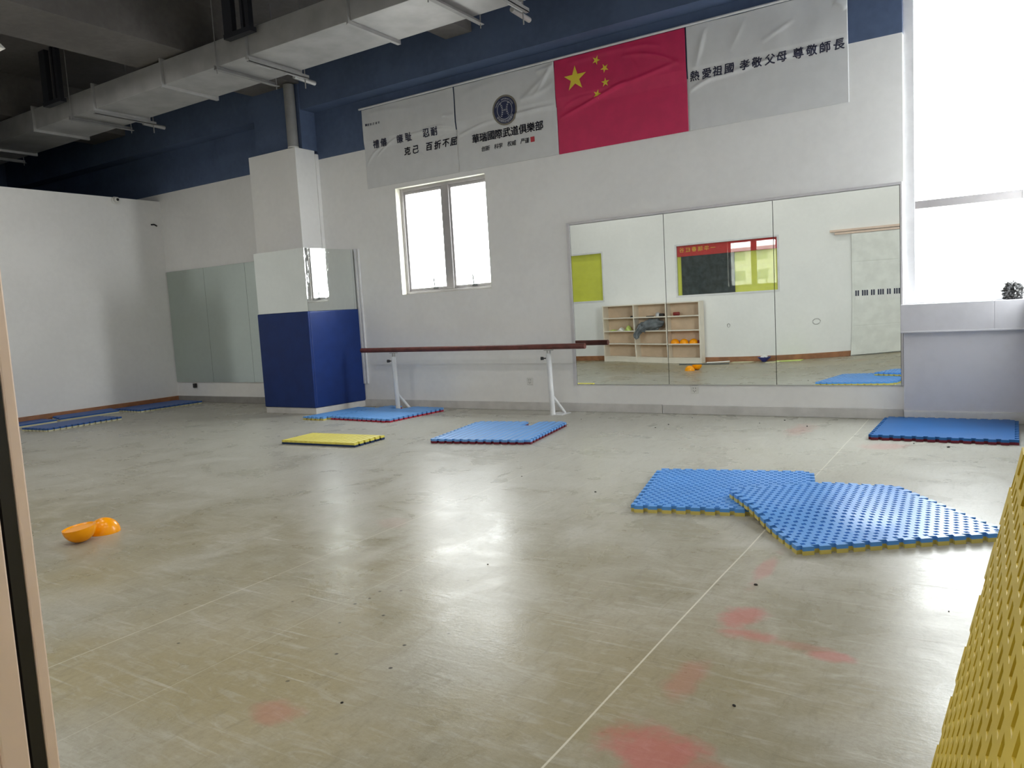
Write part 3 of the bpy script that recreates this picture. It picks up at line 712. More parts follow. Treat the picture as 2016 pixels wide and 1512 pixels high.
tag(b.build('trim_strip', M_frame, bevel=0.003), 'white vertical strip on the wall beside the padded pillar', 'trim strip')

# blue padding wrapped round the pillar
w = thing('pillar_padding', (-7.9, 7.2, 0.08), 'blue vinyl padding wrapped around the foot of the pillar', 'padding')
b = MB(); b.box(PX0 - 0.012, PX1 + 0.010, PY - 0.018, PY + 0.028, 0.083, 1.343); o = b.build('front_pad', M_pad, w, bevel=0.014, bseg=3)
b = MB(); side_strip(b, -0.028, 0.014, PY + 0.006, YB - 0.006, 0.083, 1.343); b.build('side_pad', M_pad, w, bevel=0.014, bseg=3)

# ------------------------------------------------------------------ duct, pipes, hangers
DY0, DY1, DZ0, DZ1 = 5.786, 6.50, 4.10, 4.375
w = thing('air_duct', (-7.0, 6.14, DZ0), 'long rectangular galvanised air duct under the dark ceiling', 'duct')
joints = [-15.86, -14.35, -12.85, -11.34, -9.82, -8.35, -6.83, -5.335, -3.83, -2.3, -0.8]
ends = joints + [XR - 0.02]
for a, c in zip(joints, ends[1:]):
    b = MB(); b.box(a + 0.012, c - 0.012, DY0, DY1, DZ0, DZ1); b.build('duct_section', M_galv, w, bevel=0.004)
for j in joints[1:]:
    b = MB(); e_ = 0.035
    b.box(j - 0.012, j + 0.012, DY0 - e_, DY1 + e_, DZ0 - e_, DZ0 + 0.002); b.box(j - 0.012, j + 0.012, DY0 - e_, DY1 + e_, DZ1 - 0.002, DZ1 + e_)
    b.box(j - 0.012, j + 0.012, DY0 - e_, DY0 + 0.002, DZ0, DZ1); b.box(j - 0.012, j + 0.012, DY1 - 0.002, DY1 + e_, DZ0, DZ1)
    b.box(j - 0.03, j - 0.012, DY0 - 0.02, DY1 + 0.035, DZ0 - 0.035, DZ0 - 0.028)
    b.build('flange', M_galv, w)
for j in (-13.4, -10.36, -7.33, -4.34, -1.35):
    h = thing('duct_hanger', (j, 6.14, DZ0), 'angle iron hanger bar under the air duct, %s' % {-13.4: 'beyond the left partition', -10.36: 'near the left partition', -7.33: 'just left of the drain pipe', -4.34: 'right end at the top of the view', -1.35: 'nearest the corner window'}[j], 'hanger', 'duct hanger bars')
    b = MB(); b.box(j - 0.025, j + 0.025, DY0 - 0.05, DY1 + 0.12, DZ0 - 0.052, DZ0 - 0.047); b.box(j - 0.025, j - 0.020, DY0 - 0.05, DY1 + 0.12, DZ0 - 0.047, DZ0 - 0.001)
    b.build('bar', M_galv_d, h)
    for yy in (DY0 - 0.03, DY1 + 0.09):
        b = MB(); b.tube([(j, yy, DZ0 - 0.09), (j, yy, ZS)], 0.006, 8); b.build('rod', M_galv_d, h)
for j, lab in ((-9.80, 'steel bars with bright pipe ends under the duct near the partition'), (-6.80, 'steel bars with bright pipe ends under the duct by the drain pipe'), (-3.80, 'steel bars with bright pipe ends under the duct at the top edge of the view')):
    h = thing('duct_brace', (j, 6.14, DZ0), lab, 'brace', 'duct seismic braces')
    b = MB(); b.box(j - 0.02, j + 0.02, DY0 - 0.04, DY1 + 0.10, DZ0 - 0.075, DZ0 - 0.068); b.box(j + 0.015, j + 0.02, DY0 - 0.04, DY1 + 0.10, DZ0 - 0.075, DZ0 - 0.036); b.build('channel', M_galv_d, h)
    for ya, yb in ((DY0 + 0.10, DY0 + 0.30), (DY1 - 0.20, DY1 + 0.06)):
        b = MB(); b.tube([(j - 0.035, ya, DZ0 - 0.058), (j - 0.035, yb, DZ0 - 0.058)], 0.014, 10); b.build('pipe_stub', M_post, h)
    b = MB(); b.tube([(j - 0.10, DY1 - 0.02, DZ0 - 0.05), (j - 0.10, DY1 + 0.30, DZ0 - 0.06)], 0.026, 12); b.build('cross_pipe', M_galv, h, smooth=40)
    b = MB(); b.tube([(j - 0.05, DY1 + 0.10, DZ0 - 0.17), (j - 0.05, DY1 + 0.10, ZS)], 0.007, 8); b.build('rod', M_galv_d, h)
for j, lab in ((-6.84, 'black steel hanger frame in front of the duct near the pillar'), (-10.62, 'black steel hanger frame in front of the duct near the partition'), (-3.2, 'black steel hanger frame in front of the duct above the flag')):
    h = thing('hanger_frame', (j, 5.69, 4.29), lab, 'hanger', 'black hanger frames')
    b = MB(); b.box(j - 0.20, j - 0.06, 5.66, 5.72, 4.33, ZS); b.build('wide_post', M_black, h)
    b = MB(); b.box(j + 0.08, j + 0.115, 5.66, 5.72, 4.33, ZS); b.build('narrow_post', M_black, h)
    b = MB(); b.box(j + 0.15, j + 0.21, 5.66, 5.72, 4.33, ZS); b.build('narrow_post', M_black, h)
    b = MB(); b.box(j - 0.20, j + 0.23, 5.65, 5.735, 4.28, 4.33); b.build('cross_bar', M_black, h)
w = thing('drain_pipe', (-8.02, 7.40, 3.5), 'grey vertical drain pipe entering the top of the pillar', 'pipe')
b = MB(); b.tube([(-8.03, 7.425, 3.547), (-8.03, 7.425, 4.38)], 0.072, 20); b.build('pipe', M_galv_d, w, smooth=40)
b = MB(); b.tube([(-8.03, 7.425, 3.547), (-8.03, 7.425, 3.566)], 0.074, 20); b.build('collar', M_plate, w, smooth=40)
b = MB(); b.tube([(-13.0, 3.9, 4.93), (-9.2, 3.9 + 0.02, 4.93)], 0.02, 8)
b = MB(); b.tube([(-9.28, 0.6, 4.95), (-9.28, 7.5, 4.95)], 0.025, 8)
tag(b.build('conduit', M_galv_d, smooth=40), 'thin conduit fixed along the ceiling slab beside the wide beam', 'pipe')

# ------------------------------------------------------------------ hanging strip lamps: one shows at the edge, the rest unseen and added as fill
LAMP_W = 4.7
M_tube = bpy.data.materials.new('lit_tube'); M_tube.use_nodes = True
_b = M_tube.node_tree.nodes['Principled BSDF']; _b.inputs['Emission Color'].default_value = (1.0, 0.97, 0.90, 1); _b.inputs['Emission Strength'].default_value = 0.6
def strip_lamp(x, y, z, lab):
    w = thing('strip_lamp', (x, y, z), lab, 'lamp', 'hanging strip lamps')
    b = MB(); L = 0.6
    b.add([(x - L, y - 0.10, z), (x - L, y - 0.03, z + 0.06), (x - L, y + 0.03, z + 0.06), (x - L, y + 0.10, z), (x + L, y - 0.10, z), (x + L, y - 0.03, z + 0.06), (x + L, y + 0.03, z + 0.06), (x + L, y + 0.10, z)],
          [(0, 4, 5, 1), (1, 5, 6, 2), (2, 6, 7, 3), (0, 1, 2, 3), (7, 6, 5, 4)])
    o = b.build('reflector', M_plate, w); m = o.modifiers.new('thick', 'SOLIDIFY'); m.thickness = 0.004; m.offset = 1
    for dy in (-0.035, 0.035):
        b = MB(); b.tube([(x - L + 0.02, y + dy, z + 0.022), (x + L - 0.02, y + dy, z + 0.022)], 0.013, 12); b.build('tube', M_tube, w, smooth=40)
    for dx in (-0.45, 0.45):
        b = MB(); b.tube([(x + dx, y, z + 0.062), (x + dx, y, ZS)], 0.004, 6); b.build('hanging_wire', M_galv_d, w)
    l = bpy.data.lights.new('strip_lamp_light', 'AREA'); l.shape = 'RECTANGLE'; l.size = 1.12; l.size_y = 0.12; l.energy = LAMP_W; l.color = (1.0, 0.97, 0.91)
    o = bpy.data.objects.new('lamp_light', l); o.parent = w; o.location = (0, 0, 0.004); COL.objects.link(o)
strip_lamp(-9.66, 4.30, 4.33, 'white strip lamp whose end shows at the upper left edge of the view')
for x_, y_, lab in ((-6.3, 3.0, 'unseen strip lamp added as fill, left of the pair in the far row'), (-3.2, 3.0, 'unseen strip lamp added as fill, right of the pair in the far row'), (-1.0, 3.0, 'unseen strip lamp added as fill nearest the right wall'), (-7.0, 1.5, 'unseen strip lamp added as fill, left end of the row by the door wall'), (-4.0, 1.5, 'unseen strip lamp added as fill, middle of the row by the door wall'), (-1.2, 1.5, 'unseen strip lamp added as fill, above the doorway')):
    strip_lamp(x_, y_, 4.33, lab)  # lamps out of view, added to lift the hall's fill light

# ------------------------------------------------------------------ camera dome, sockets, cable stub
w = thing('security_camera', (XL + 0.02, 7.0, 3.25), 'small white security camera on top of the left partition', 'camera')
b = MB(); b.lathe([(0.0005, 0), (0.055, 0), (0.055, 0.02), (0.045, 0.03), (0.0005, 0.03)], 20, Matrix.Translation((XL, 7.0, 3.27)) @ Matrix.Rotation(PI / 2, 4, 'Y')); b.build('mount', M_plate, w, smooth=40)
b = MB(); b.lathe([(0.042, 0.0), (0.042, 0.05), (0.03, 0.06), (0.0005, 0.06)], 20, Matrix.Translation((XL + 0.03, 7.0, 3.27)) @ Matrix.Rotation(PI / 2, 4, 'Y')); b.build('housing', M_plate, w, smooth=40)
b = MB(); b.lathe([(0.022, 0.0), (0.018, 0.012), (0.0005, 0.014)], 16, Matrix.Translation((XL + 0.088, 7.0, 3.27)) @ Matrix.Rotation(PI / 2, 4, 'Y')); b.build('lens', M_blk_pl, w, smooth=40)
b = MB(); b.tube([(XL, 7.58, 2.93), (XL + 0.05, 7.60, 2.93), (XL + 0.09, 7.62, 2.90)], 0.012, 8)
tag(b.build('cable_stub', M_blk_pl, smooth=60), 'short dark cable stub sticking out of the partition near the corner', 'cable')
def socket(x, z, lab, mm=M_plate):
    w = thing('wall_socket', (x, YB, z), lab, 'socket', 'sockets on the back wall')
    b = MB(); b.box(x - 0.043, x + 0.043, YB - 0.012, YB, z - 0.043, z + 0.043); b.build('cover_plate', mm, w, bevel=0.004)
    b = MB()
    for dx, dz, hh in ((-0.012, 0.016, 0.007), (0.012, 0.016, 0.007), (-0.012, -0.012, 0.006), (0.012, -0.012, 0.006), (0, -0.022, 0.006)): b.box(x + dx - 0.002, x + dx + 0.002, YB - 0.0135, YB - 0.0115, z + dz - hh, z + dz + hh)
    b.build('slots', M_hole, w)
    return w
socket(-4.705, 0.35, 'white wall socket under the barre near the right post')
socket(-2.685, 0.262, 'white wall socket just below the wide mirror')
w = socket(-11.17, 0.275, 'white wall socket with a dark plug below the left corner mirrors')
b = MB(); b.box(-11.15, -11.10, YB - 0.06, YB - 0.013, 0.24, 0.31); b.build('plug', M_blk_pl, w, bevel=0.006)

# ------------------------------------------------------------------ barre
w = thing('ballet_barre', (-5.45, 7.45, 0), 'dark wooden barre on two white steel posts along the back wall', 'barre')
b = MB(); b.tube([(-7.09, 7.45, 0.79), (-3.79, 7.45, 0.772)], 0.031, 20); b.build('rail', M_wood, w, smooth=40)
for px, zt_ in ((-6.54, 0.757), (-4.25, 0.745)):
    b = MB(); b.tube([(px - 0.005, 7.45, 0.70), (px + 0.012, 7.452, 0.0)], 0.030, 18); po = b.build('post', M_post, w, smooth=40)
    b = MB(); b.box(px - 0.05, px + 0.05, 7.425, 7.475, zt_ - 0.014, zt_ - 0.006); b.tube([(px - 0.018, 7.45, 0.69), (px - 0.018, 7.45, zt_ - 0.01)], 0.008, 8); b.tube([(px + 0.018, 7.45, 0.69), (px + 0.018, 7.45, zt_ - 0.01)], 0.008, 8); b.build('bracket', M_steel, po)
    b = MB(); b.tube([(px - 0.03, 7.44, 0.645), (px - 0.062, 7.43, 0.645)], 0.007, 8); b.tube([(px - 0.058, 7.43, 0.645), (px - 0.088, 7.42, 0.645)], [0.017, 0.02], 10); b.build('knob', M_blk_pl, po)
    b = MB(); b.tube([(px + 0.012, 7.46, 0.22), (px + 0.09, 7.60, 0.006)], 0.016, 12); b.build('brace', M_post, w, smooth=40)
    b = MB(); b.box(px - 0.03, px + 0.14, 7.43, 7.65, 0.0, 0.006); b.build('foot_plate', M_post, w)

# ------------------------------------------------------------------ banners and flag
def crease(x, z, segs):
    """sharp folds: each seg is (x0,z0,x1,z1,bow,amp,width)"""
    t_ = 0.0
    for x0, z0, x1, z1, bow, amp, wd in segs:
        L = math.hypot(x1 - x0, z1 - z0); ux, uz = (x1 - x0) / L, (z1 - z0) / L
        s_ = (x - x0) * ux + (z - z0) * uz; d = -(x - x0) * uz + (z - z0) * ux
        if -0.05 < s_ < L + 0.05:
            q = min(1, max(0, s_ / L)); d -= bow * 4 * q * (1 - q)
            t_ += amp * math.exp(-(d / wd) ** 2) * (math.sin(PI * q) ** 0.5 if 0 < q < 1 else 0)
    return t_
def banner_y(x, z, seed, segs):
    loose = min(1, max(0, (z - 3.40) / 0.12))
    n_ = noise.noise(Vector((x * 2.1 + seed, z * 3.0, seed))) * 0.010 + noise.noise(Vector((x * 6 + seed, z * 2.2, seed * 2))) * 0.004
    return YB - 0.010 - 0.012 * loose - loose * (n_ + 0.006) - crease(x, z, segs)
BZ0, BZ1 = 2.915, 3.925
def banner(name, x0, x1, label, material, seed, segs, group, cat='banner'):
    w = thing(name, ((x0 + x1) / 2, YB - 0.02, BZ0), label, cat, group)
    b = MB(); nx = int((x1 - x0) / 0.0075); nz = 134
    b.grid(nx, nz, lambda u, v: (x0 + (x1 - x0) * u, banner_y(x0 + (x1 - x0) * u, BZ0 + (BZ1 - BZ0) * v, seed, segs), BZ0 + (BZ1 - BZ0) * v))
    o = b.build('cloth', material, w, smooth=180); m = o.modifiers.new('thick', 'SOLIDIFY'); m.thickness = 0.001; m.offset = -1
    return w
def put_text(b, body, cx, cz, size, seed, segs, bold=0.0, shear=0.0, mi=0, rot=0.0, sxz=(1, 1), wob=0.0):
    vs, fs = glyphs(body, 0.0, shear)
    c_, s_ = math.cos(rot), math.sin(rot)
    for da, dd in (((0, 0), (bold, 0), (-bold, 0), (0, bold * 0.8), (0, -bold * 0.8)) if bold else ((0, 0),)):
      out = []
      for a, d in vs:
        a, d = a * sxz[0], d * sxz[1]
        if wob: a, d = a + wob * noise.noise(Vector((d * 3 + cx, a, 1.7))), d + wob * noise.noise(Vector((a * 3 + cx, d, 5.1)))
        a, d = a + da, d + dd
        X = cx + (a * c_ - d * s_) * size; Z = cz + (a * s_ + d * c_) * size
        out.append((X, banner_y(X, Z, seed, segs) - 0.0055, Z))
      b.add(out, fs, mi)
def put_poly(b, pts, seed, segs, off, mi):
    vs = [(x, banner_y(x, z, seed, segs) - off, z) for x, z in pts]
    b.add(vs, [tuple(range(len(vs)))], mi)
def put_disc(b, cx, cz, r1, r2, seed, segs, off, mi, n=48, rings=4):
    vs = []; fs = []
    for i in range(rings + 1):
        r = r1 + (r2 - r1) * i / rings
        for k in range(n):
            x, z = cx + r * math.sin(2 * PI * k / n), cz + r * math.cos(2 * PI * k / n); vs.append((x, banner_y(x, z, seed, segs) - off, z))
    for i in range(rings):
        for k in range(n): fs.append((i * n + k, (i + 1) * n + k, (i + 1) * n + (k + 1) % n, i * n + (k + 1) % n))
    b.add(vs, [tuple(reversed(f)) for f in fs], mi)

G = 'banners hung in a row on the back wall'
sg = [(-7.03, 3.20, -6.70, 3.42, 0.05, .010, .018), (-6.85, 3.30, -6.30, 3.50, 0.05, .010, .014), (-6.6, 3.43, -5.55, 3.44, 0.05, .009, .018), (-6.1, 3.50, -5.56, 3.46, 0.03, .006, .015), (-6.95, 3.86, -6.2, 3.80, 0.02, .005, .03), (-5.75, 3.62, -5.56, 3.60, 0.0, .008, .02), (-6.2, 3.30, -6.05, 3.18, 0.0, .005, .01)]
w = banner('banner', -7.05, -5.555, 'white banner with two lines of brushed characters, furthest left', M_banner, 1.0, sg, G)
b = MB()
for xs_, zz, word in (((-6.84, -6.707), 3.462, '禮儀'), ((-6.43, -6.292), 3.462, '廉耻'), ((-6.008, -5.878), 3.462, '忍耐'), ((-6.333, -6.194), 3.294, '克己'), ((-5.975, -5.845, -5.718, -5.600), 3.294, '百折不屈')):
    b = MB()
    for xx, ch in zip(xs_, word): put_text(b, ch, xx, zz, 0.108, 1.0, sg, 0.026, 0.12, wob=0.05)
    b.build('lettering', M_ink, w)
b = MB()
put_poly(b, [(-6.998, 3.712), (-6.998, 3.742), (-6.970, 3.742), (-6.970, 3.712)][::-1], 1.0, sg, 0.004, 0)
for i, ch in enumerate('國際武道館'): put_text(b, ch, -6.945 + 0.046 * i, 3.722, 0.032, 1.0, sg, 0.01, 0.1)
b.build('lettering', M_ink, w)

sg = [(-5.53, 3.34, -4.95, 3.44, 0.02, .012, .018), (-4.95, 3.43, -4.16, 3.455, 0.01, .016, .020), (-4.16, 3.90, -4.62, 3.58, 0.02, .010, .03), (-4.16, 3.88, -4.40, 3.86, 0.0, .008, .02), (-4.20, 3.91, -4.42, 3.62, 0.02, .009, .025), (-4.18, 3.70, -4.62, 3.60, 0.03, .009, .03), (-5.45, 3.78, -4.9, 3.86, 0.03, .005, .04)]
w = banner('banner', -5.54, -4.160, 'white banner with round emblem and bold club name', M_banner, 2.0, sg, G)
b = MB()
for i, ch in enumerate('華瑞國際武道俱樂部'): put_text(b, ch, -5.272 + 0.1100 * i, 3.273, 0.112, 2.0, sg, 0.022, 0.0)
b.build('lettering', M_ink, w)
for xx, ch in ((-5.137, '创新'), (-4.956, '科学'), (-4.771, '权威'), (-4.591, '严谨')):
    b = MB()
    for i in (0, 1): put_text(b, ch[i], xx - 0.030 + 0.060 * i, 3.137, 0.062, 2.0, sg, 0.014, 0.12)
    b.build('lettering', M_ink, w)
b = MB(); put_poly(b, [(-4.515, 3.108), (-4.515, 3.166), (-4.462, 3.166), (-4.462, 3.108)][::-1], 2.0, sg, 0.004, 0)
b.build('seal', M_seal, w)
ec = (-4.832, 3.523)
b = MB(); put_disc(b, *ec, 0.148, 0.170, 2.0, sg, 0.0045, 0); put_disc(b, *ec, 0.0005, 0.148, 2.0, sg, 0.0040, 1, rings=8); put_disc(b, *ec, 0.099, 0.104, 2.0, sg, 0.0048, 2, rings=1); put_disc(b, *ec, 0.146, 0.149, 2.0, sg, 0.0050, 3, rings=1)
for i, ch in enumerate('HUARUI·INTERNATIONAL'):
    if ch == '·': continue
    a = -1.15 + 2.3 * i / 19; put_text(b, ch, ec[0] + 0.125 * math.sin(a), ec[1] + 0.125 * math.cos(a), 0.026, 2.0, sg, 0.0, 0, 2, -a)
for i, ch in enumerate('華瑞國際武道俱樂部'):
    a = PI + 0.95 - 1.9 * i / 8; put_text(b, ch, ec[0] + 0.125 * math.sin(a), ec[1] + 0.125 * math.cos(a), 0.030, 2.0, sg, 0.0, 0, 2, PI - a)
for sgn in (-1, 1):
    for i in range(8):
        q = (i - 3.5) / 3.5; zz = ec[1] + 0.068 * q; xx = ec[0] + sgn * (0.030 + 0.020 * q * q)
        for s2 in (-1, 1):
            a = 0.7 * s2 + 0.25 * sgn * q; L = 0.017
            p0 = (xx, zz); d_ = (math.sin(a) * L, math.cos(a) * L); pn = (-d_[1] * 0.28, d_[0] * 0.28)
            put_poly(b, [p0, (p0[0] + d_[0] / 2 + pn[0], p0[1] + d_[1] / 2 + pn[1]), (p0[0] + d_[0], p0[1] + d_[1]), (p0[0] + d_[0] / 2 - pn[0], p0[1] + d_[1] / 2 - pn[1])], 2.0, sg, 0.0052, 2)
put_text(b, 'HR', ec[0], ec[1], 0.026, 2.0, sg, 0.0, 0.1, 2)
b.build('emblem', [M_emb_ring, M_emb_navy, M_emb_pale, M_ink], w)

sg = [(-4.13, 3.30, -3.30, 3.54, 0.0, .016, .020), (-3.5, 3.50, -2.72, 3.62, -0.01, .010, .022), (-3.35, 3.80, -2.68, 3.56, 0.06, .009, .02), (-4.08, 3.40, -3.7, 3.47, 0.03, .008, .02), (-4.0, 3.86, -3.2, 3.88, 0.01, .006, .03), (-3.3, 3.86, -2.9, 3.80, 0.03, .006, .02)]
w = banner('flag', -4.155, -2.652, 'red flag with five yellow stars hung between the white banners', M_flag, 3.0, sg, None, 'flag')
b = MB()
def star(b, cx, cz, R, rot):
    pts = []
    for k in range(10):
        r = R if k % 2 == 0 else R * 0.382; a = rot + PI * k / 5
        pts.append((cx + r * math.sin(a), cz + r * math.cos(a)))
    vs = [(cx, banner_y(cx, cz, 3.0, sg) - 0.0055, cz)] + [(x, banner_y(x, z, 3.0, sg) - 0.0045, z) for x, z in pts]
    b.add(vs, [(0, 1 + (k + 1) % 10, 1 + k) for k in range(10)], 0)
star(b, -3.900, 3.685, 0.140, 0.0)
for cx, cz in ((-3.64, 3.823), (-3.544, 3.72), (-3.541, 3.572), (-3.645, 3.47)):
    star(b, cx, cz, 0.050, math.atan2(-3.9 - cx, 3.685 - cz))
b.build('stars', M_gold, w)

sg = [(-2.63, 3.30, -2.30, 3.40, 0.02, .014, .02), (-2.4, 3.37, -1.15, 3.45, 0.03, .015, .020), (-2.45, 3.88, -2.56, 3.50, 0.0, .010, .03), (-2.05, 3.88, -2.2, 3.60, 0.0, .005, .03), (-1.6, 3.75, -1.9, 3.62, 0.0, .006, .02), (-1.25, 3.82, -1.15, 3.74, 0.0, .012, .03)]
w = banner('banner', -2.638, -1.140, 'white banner with a single line of brushed characters, nearest the tall window', M_banner, 4.0, sg, G)
for xs_, word in (((-2.567, -2.444, -2.336, -2.217), '熱愛祖國'), ((-2.067, -1.949, -1.828, -1.718), '孝敬父母'), ((-1.570, -1.449, -1.333, -1.215), '尊敬師長')):
    b = MB()
    for xx, ch in zip(xs_, word): put_text(b, ch, xx, 3.44, 0.100, 4.0, sg, 0.026, 0.10, wob=0.05)
    b.build('lettering', M_ink, w)
b = MB(); b.tube([(-7.085, YB - 0.035, 3.940), (-1.12, YB - 0.035, 3.940)], 0.013, 10)
tag(b.build('banner_rod', M_frame, smooth=40), 'thin white rod along the top of the banners', 'rod')

# ------------------------------------------------------------------ puzzle mats
def mat_mesh(mb, nx, ny, c, z0, z1, sides, deform=None, skip=None, dove=0.007, rd=0.028, weave=None):
    """mat slab built from cells, with dovetail teeth on the named sides (local coordinates, centred)"""
    W_, D_ = nx * c, ny * c
    xs = [-W_ / 2 - rd] + [-W_ / 2 + i * c for i in range(nx + 1)] + [W_ / 2 + rd]
    ys = [-D_ / 2 - rd] + [-D_ / 2 + i * c for i in range(ny + 1)] + [D_ / 2 + rd]
    cells = set()
    for i in range(nx):
        for j in range(ny):
            if not (skip and skip(xs[i + 1] + c / 2, ys[j + 1] + c / 2)): cells.add((i + 1, j + 1))
    for i in range(nx):
        if 'S' in sides and i % 2 == 0 and (i + 1, 1) in cells: cells.add((i + 1, 0))
        if 'N' in sides and i % 2 == 0 and (i + 1, ny) in cells: cells.add((i + 1, ny + 1))
    for j in range(ny):
        if 'W' in sides and j % 2 == 0 and (1, j + 1) in cells: cells.add((0, j + 1))
        if 'E' in sides and j % 2 == 0 and (nx, j + 1) in cells: cells.add((nx + 1, j + 1))
    vid = {}; vs = []; fs = []
    def P(i, j, top):
        key = (i, j, top)
        if key not in vid:
            x, y = xs[i], ys[j]
            if j in (0, ny + 2) and 0 < i < nx + 2: x += dove if (i - 1) % 2 == 1 else -dove
            if i in (0, nx + 2) and 0 < j < ny + 2: y += dove if (j - 1) % 2 == 1 else -dove
            z = (z1 if top else z0) + (deform(x, y) if deform else 0)
            vid[key] = len(vs); vs.append((x, y, z))
        return vid[key]
    for (i, j) in cells:
        if not (weave and 0 < i < nx + 1 and 0 < j < ny + 1): fs.append((P(i, j, 1), P(i + 1, j, 1), P(i + 1, j + 1, 1), P(i, j + 1, 1)))
        fs.append((P(i, j, 0), P(i, j + 1, 0), P(i + 1, j + 1, 0), P(i + 1, j, 0)))
        if (i, j - 1) not in cells: fs.append((P(i, j, 0), P(i + 1, j, 0), P(i + 1, j, 1), P(i, j, 1)))
        if (i + 1, j) not in cells: fs.append((P(i + 1, j, 0), P(i + 1, j + 1, 0), P(i + 1, j + 1, 1), P(i + 1, j, 1)))
        if (i, j + 1) not in cells: fs.append((P(i + 1, j + 1, 0), P(i, j + 1, 0), P(i, j + 1, 1), P(i + 1, j + 1, 1)))
        if (i - 1, j) not in cells: fs.append((P(i, j + 1, 0), P(i, j, 0), P(i, j, 1), P(i, j + 1, 1)))
    mb.add(vs, fs)
    if weave:
        # basket weave of raised and sunk blocks pressed into the top
        px, py, dp_ = weave; gx, gy = round(W_ / px), round(D_ / py); px, py = W_ / gx, D_ / gy
        dz = lambda x, y: deform(x, y) if deform else 0
        vv = []; ff = []
        for a in range(gx):
            for c_ in range(gy):
                X0, Y0 = -W_ / 2 + a * px, -D_ / 2 + c_ * py
                o_ = [(X0, Y0), (X0 + px, Y0), (X0 + px, Y0 + py), (X0, Y0 + py)]
                k0 = len(vv); vv += [(x, y, z1 + dz(x, y)) for x, y in o_]
                if (a + c_) % 2: ff.append((k0, k0 + 1, k0 + 2, k0 + 3)); continue
                for ia, ib, zz in ((0.05 * px, 0.22 * py, 0.0), (0.05 * px + 0.0010, 0.22 * py + 0.0010, dp_)):
                    i_ = [(X0 + ia, Y0 + ib), (X0 + px - ia, Y0 + ib), (X0 + px - ia, Y0 + py - ib), (X0 + ia, Y0 + py - ib)]
                    vv += [(x, y, z1 - zz + dz(x, y)) for x, y in i_]
                ff.append((k0 + 8, k0 + 9, k0 + 10, k0 + 11))
                for lv in (0, 4):
                    for q in range(4): ff.append((k0 + lv + q, k0 + lv + (q + 1) % 4, k0 + lv + 4 + (q + 1) % 4, k0 + lv + 4 + q))
        mb.add(vv, ff)
    return mb
def foam_mat(loc, ang, nx, ny, c, top, bot, sides, label, group='puzzle mats left lying on the floor', deform=None, skip=None, th=0.04, M=None, name='puzzle_mat', weave=None):
    w = thing(name, loc, label, 'mat', group); w.rotation_euler = (0, 0, ang)
    if M is not None: w.rotation_euler = M.to_euler()
    for nm, za, zb, mm in (('bottom_layer', 0.0, th / 2, bot), ('top_layer', th / 2, th, top)):
        b = MB(); mat_mesh(b, nx, ny, c, za, zb, sides, deform, skip, weave=weave if nm == 'top_layer' else None)
        me = bpy.data.meshes.new(nm); me.from_pydata(b.v, [], b.f); me.materials.append(mm); me.update()
        if deform: me.shade_smooth(); me.set_sharp_from_angle(angle=math.radians(30))
        o = bpy.data.objects.new(nm, me); o.parent = w; COL.objects.link(o)
    return w
# the two nearest mats, one lying over the corner of the other
A1 = math.atan2(0.21, 0.96); c1 = Vector((-1.76, 4.0, 0)) + Vector((math.cos(A1), math.sin(A1), 0)) * 0.48 + Vector((-math.sin(A1), math.cos(A1), 0)) * 0.50
foam_mat((c1.x, c1.y, 0), A1, 24, 24, 0.04, F_blue_w, F_yel, 'NSEW', 'blue puzzle mat with yellow underside partly covered by another mat', weave=(0.0245, 0.038, 0.0075))
A2 = math.atan2(0.575, 0.82); e1 = Vector((math.cos(A2), math.sin(A2), 0)); e2 = Vector((-math.sin(A2), math.cos(A2), 0))
c2 = Vector((-0.765, 3.575, 0)) + e1 * 0.5 + e2 * 0.5
def lift(x, y):
    p_ = c2 + e1 * x + e2 * y - c1
    lx = p_.x * math.cos(A1) + p_.y * math.sin(A1); ly = -p_.x * math.sin(A1) + p_.y * math.cos(A1)
    d = max(abs(lx) - 0.5, abs(ly) - 0.5)
    if d <= 0.0: return 0.0415
    d = math.hypot(max(lx - 0.5, 0), max(-ly - 0.5, 0)) if (lx < 0.5 or ly > -0.5 or True) else d
    q = min(1.0, d / 0.42); return 0.0415 * (1 - q * q * (3 - 2 * q))
foam_mat((c2.x, c2.y, 0), A2, 24, 24, 0.04, F_blue_w, F_yel, 'NSEW', 'blue puzzle mat nearest the camera, its corner lying over another mat', deform=lift, weave=(0.0245, 0.038, 0.0075))
# blue over maroon mat with a slot, in the middle of the hall
def quad_mat(A, B, C, nx, ny, c):
    A, B, C = Vector(A), Vector(B), Vector(C); e = (B - A).normalized(); n = Vector((-e.y, e.x))
    if n.dot(C - B) < 0: n = -n
    cen = A + e * (nx * c / 2 + 0.02) + n * (ny * c / 2 + 0.02)
    return cen, math.atan2(e.y, e.x)
cen, an = quad_mat((-4.514, 5.61), (-3.50, 5.785), (-3.709, 6.75), 24, 24, 0.04)
foam_mat((cen.x, cen.y, 0), an, 24, 26, 0.04, F_blue_r, F_maroon, 'NSEW', 'blue puzzle mat with dark red underside and a slot cut in its far edge', skip=lambda x, y: y > 0.30 and 0.10 < x < 0.22)
cen, an = quad_mat((-6.06, 5.13), (-5.11, 5.19), (-5.14, 5.6), 22, 10, 0.04)
foam_mat((cen.x, cen.y, 0), an, 23, 11, 0.04, F_yel_r, F_navy, 'E', 'yellow half mat with dark blue underside in front of the pillar')
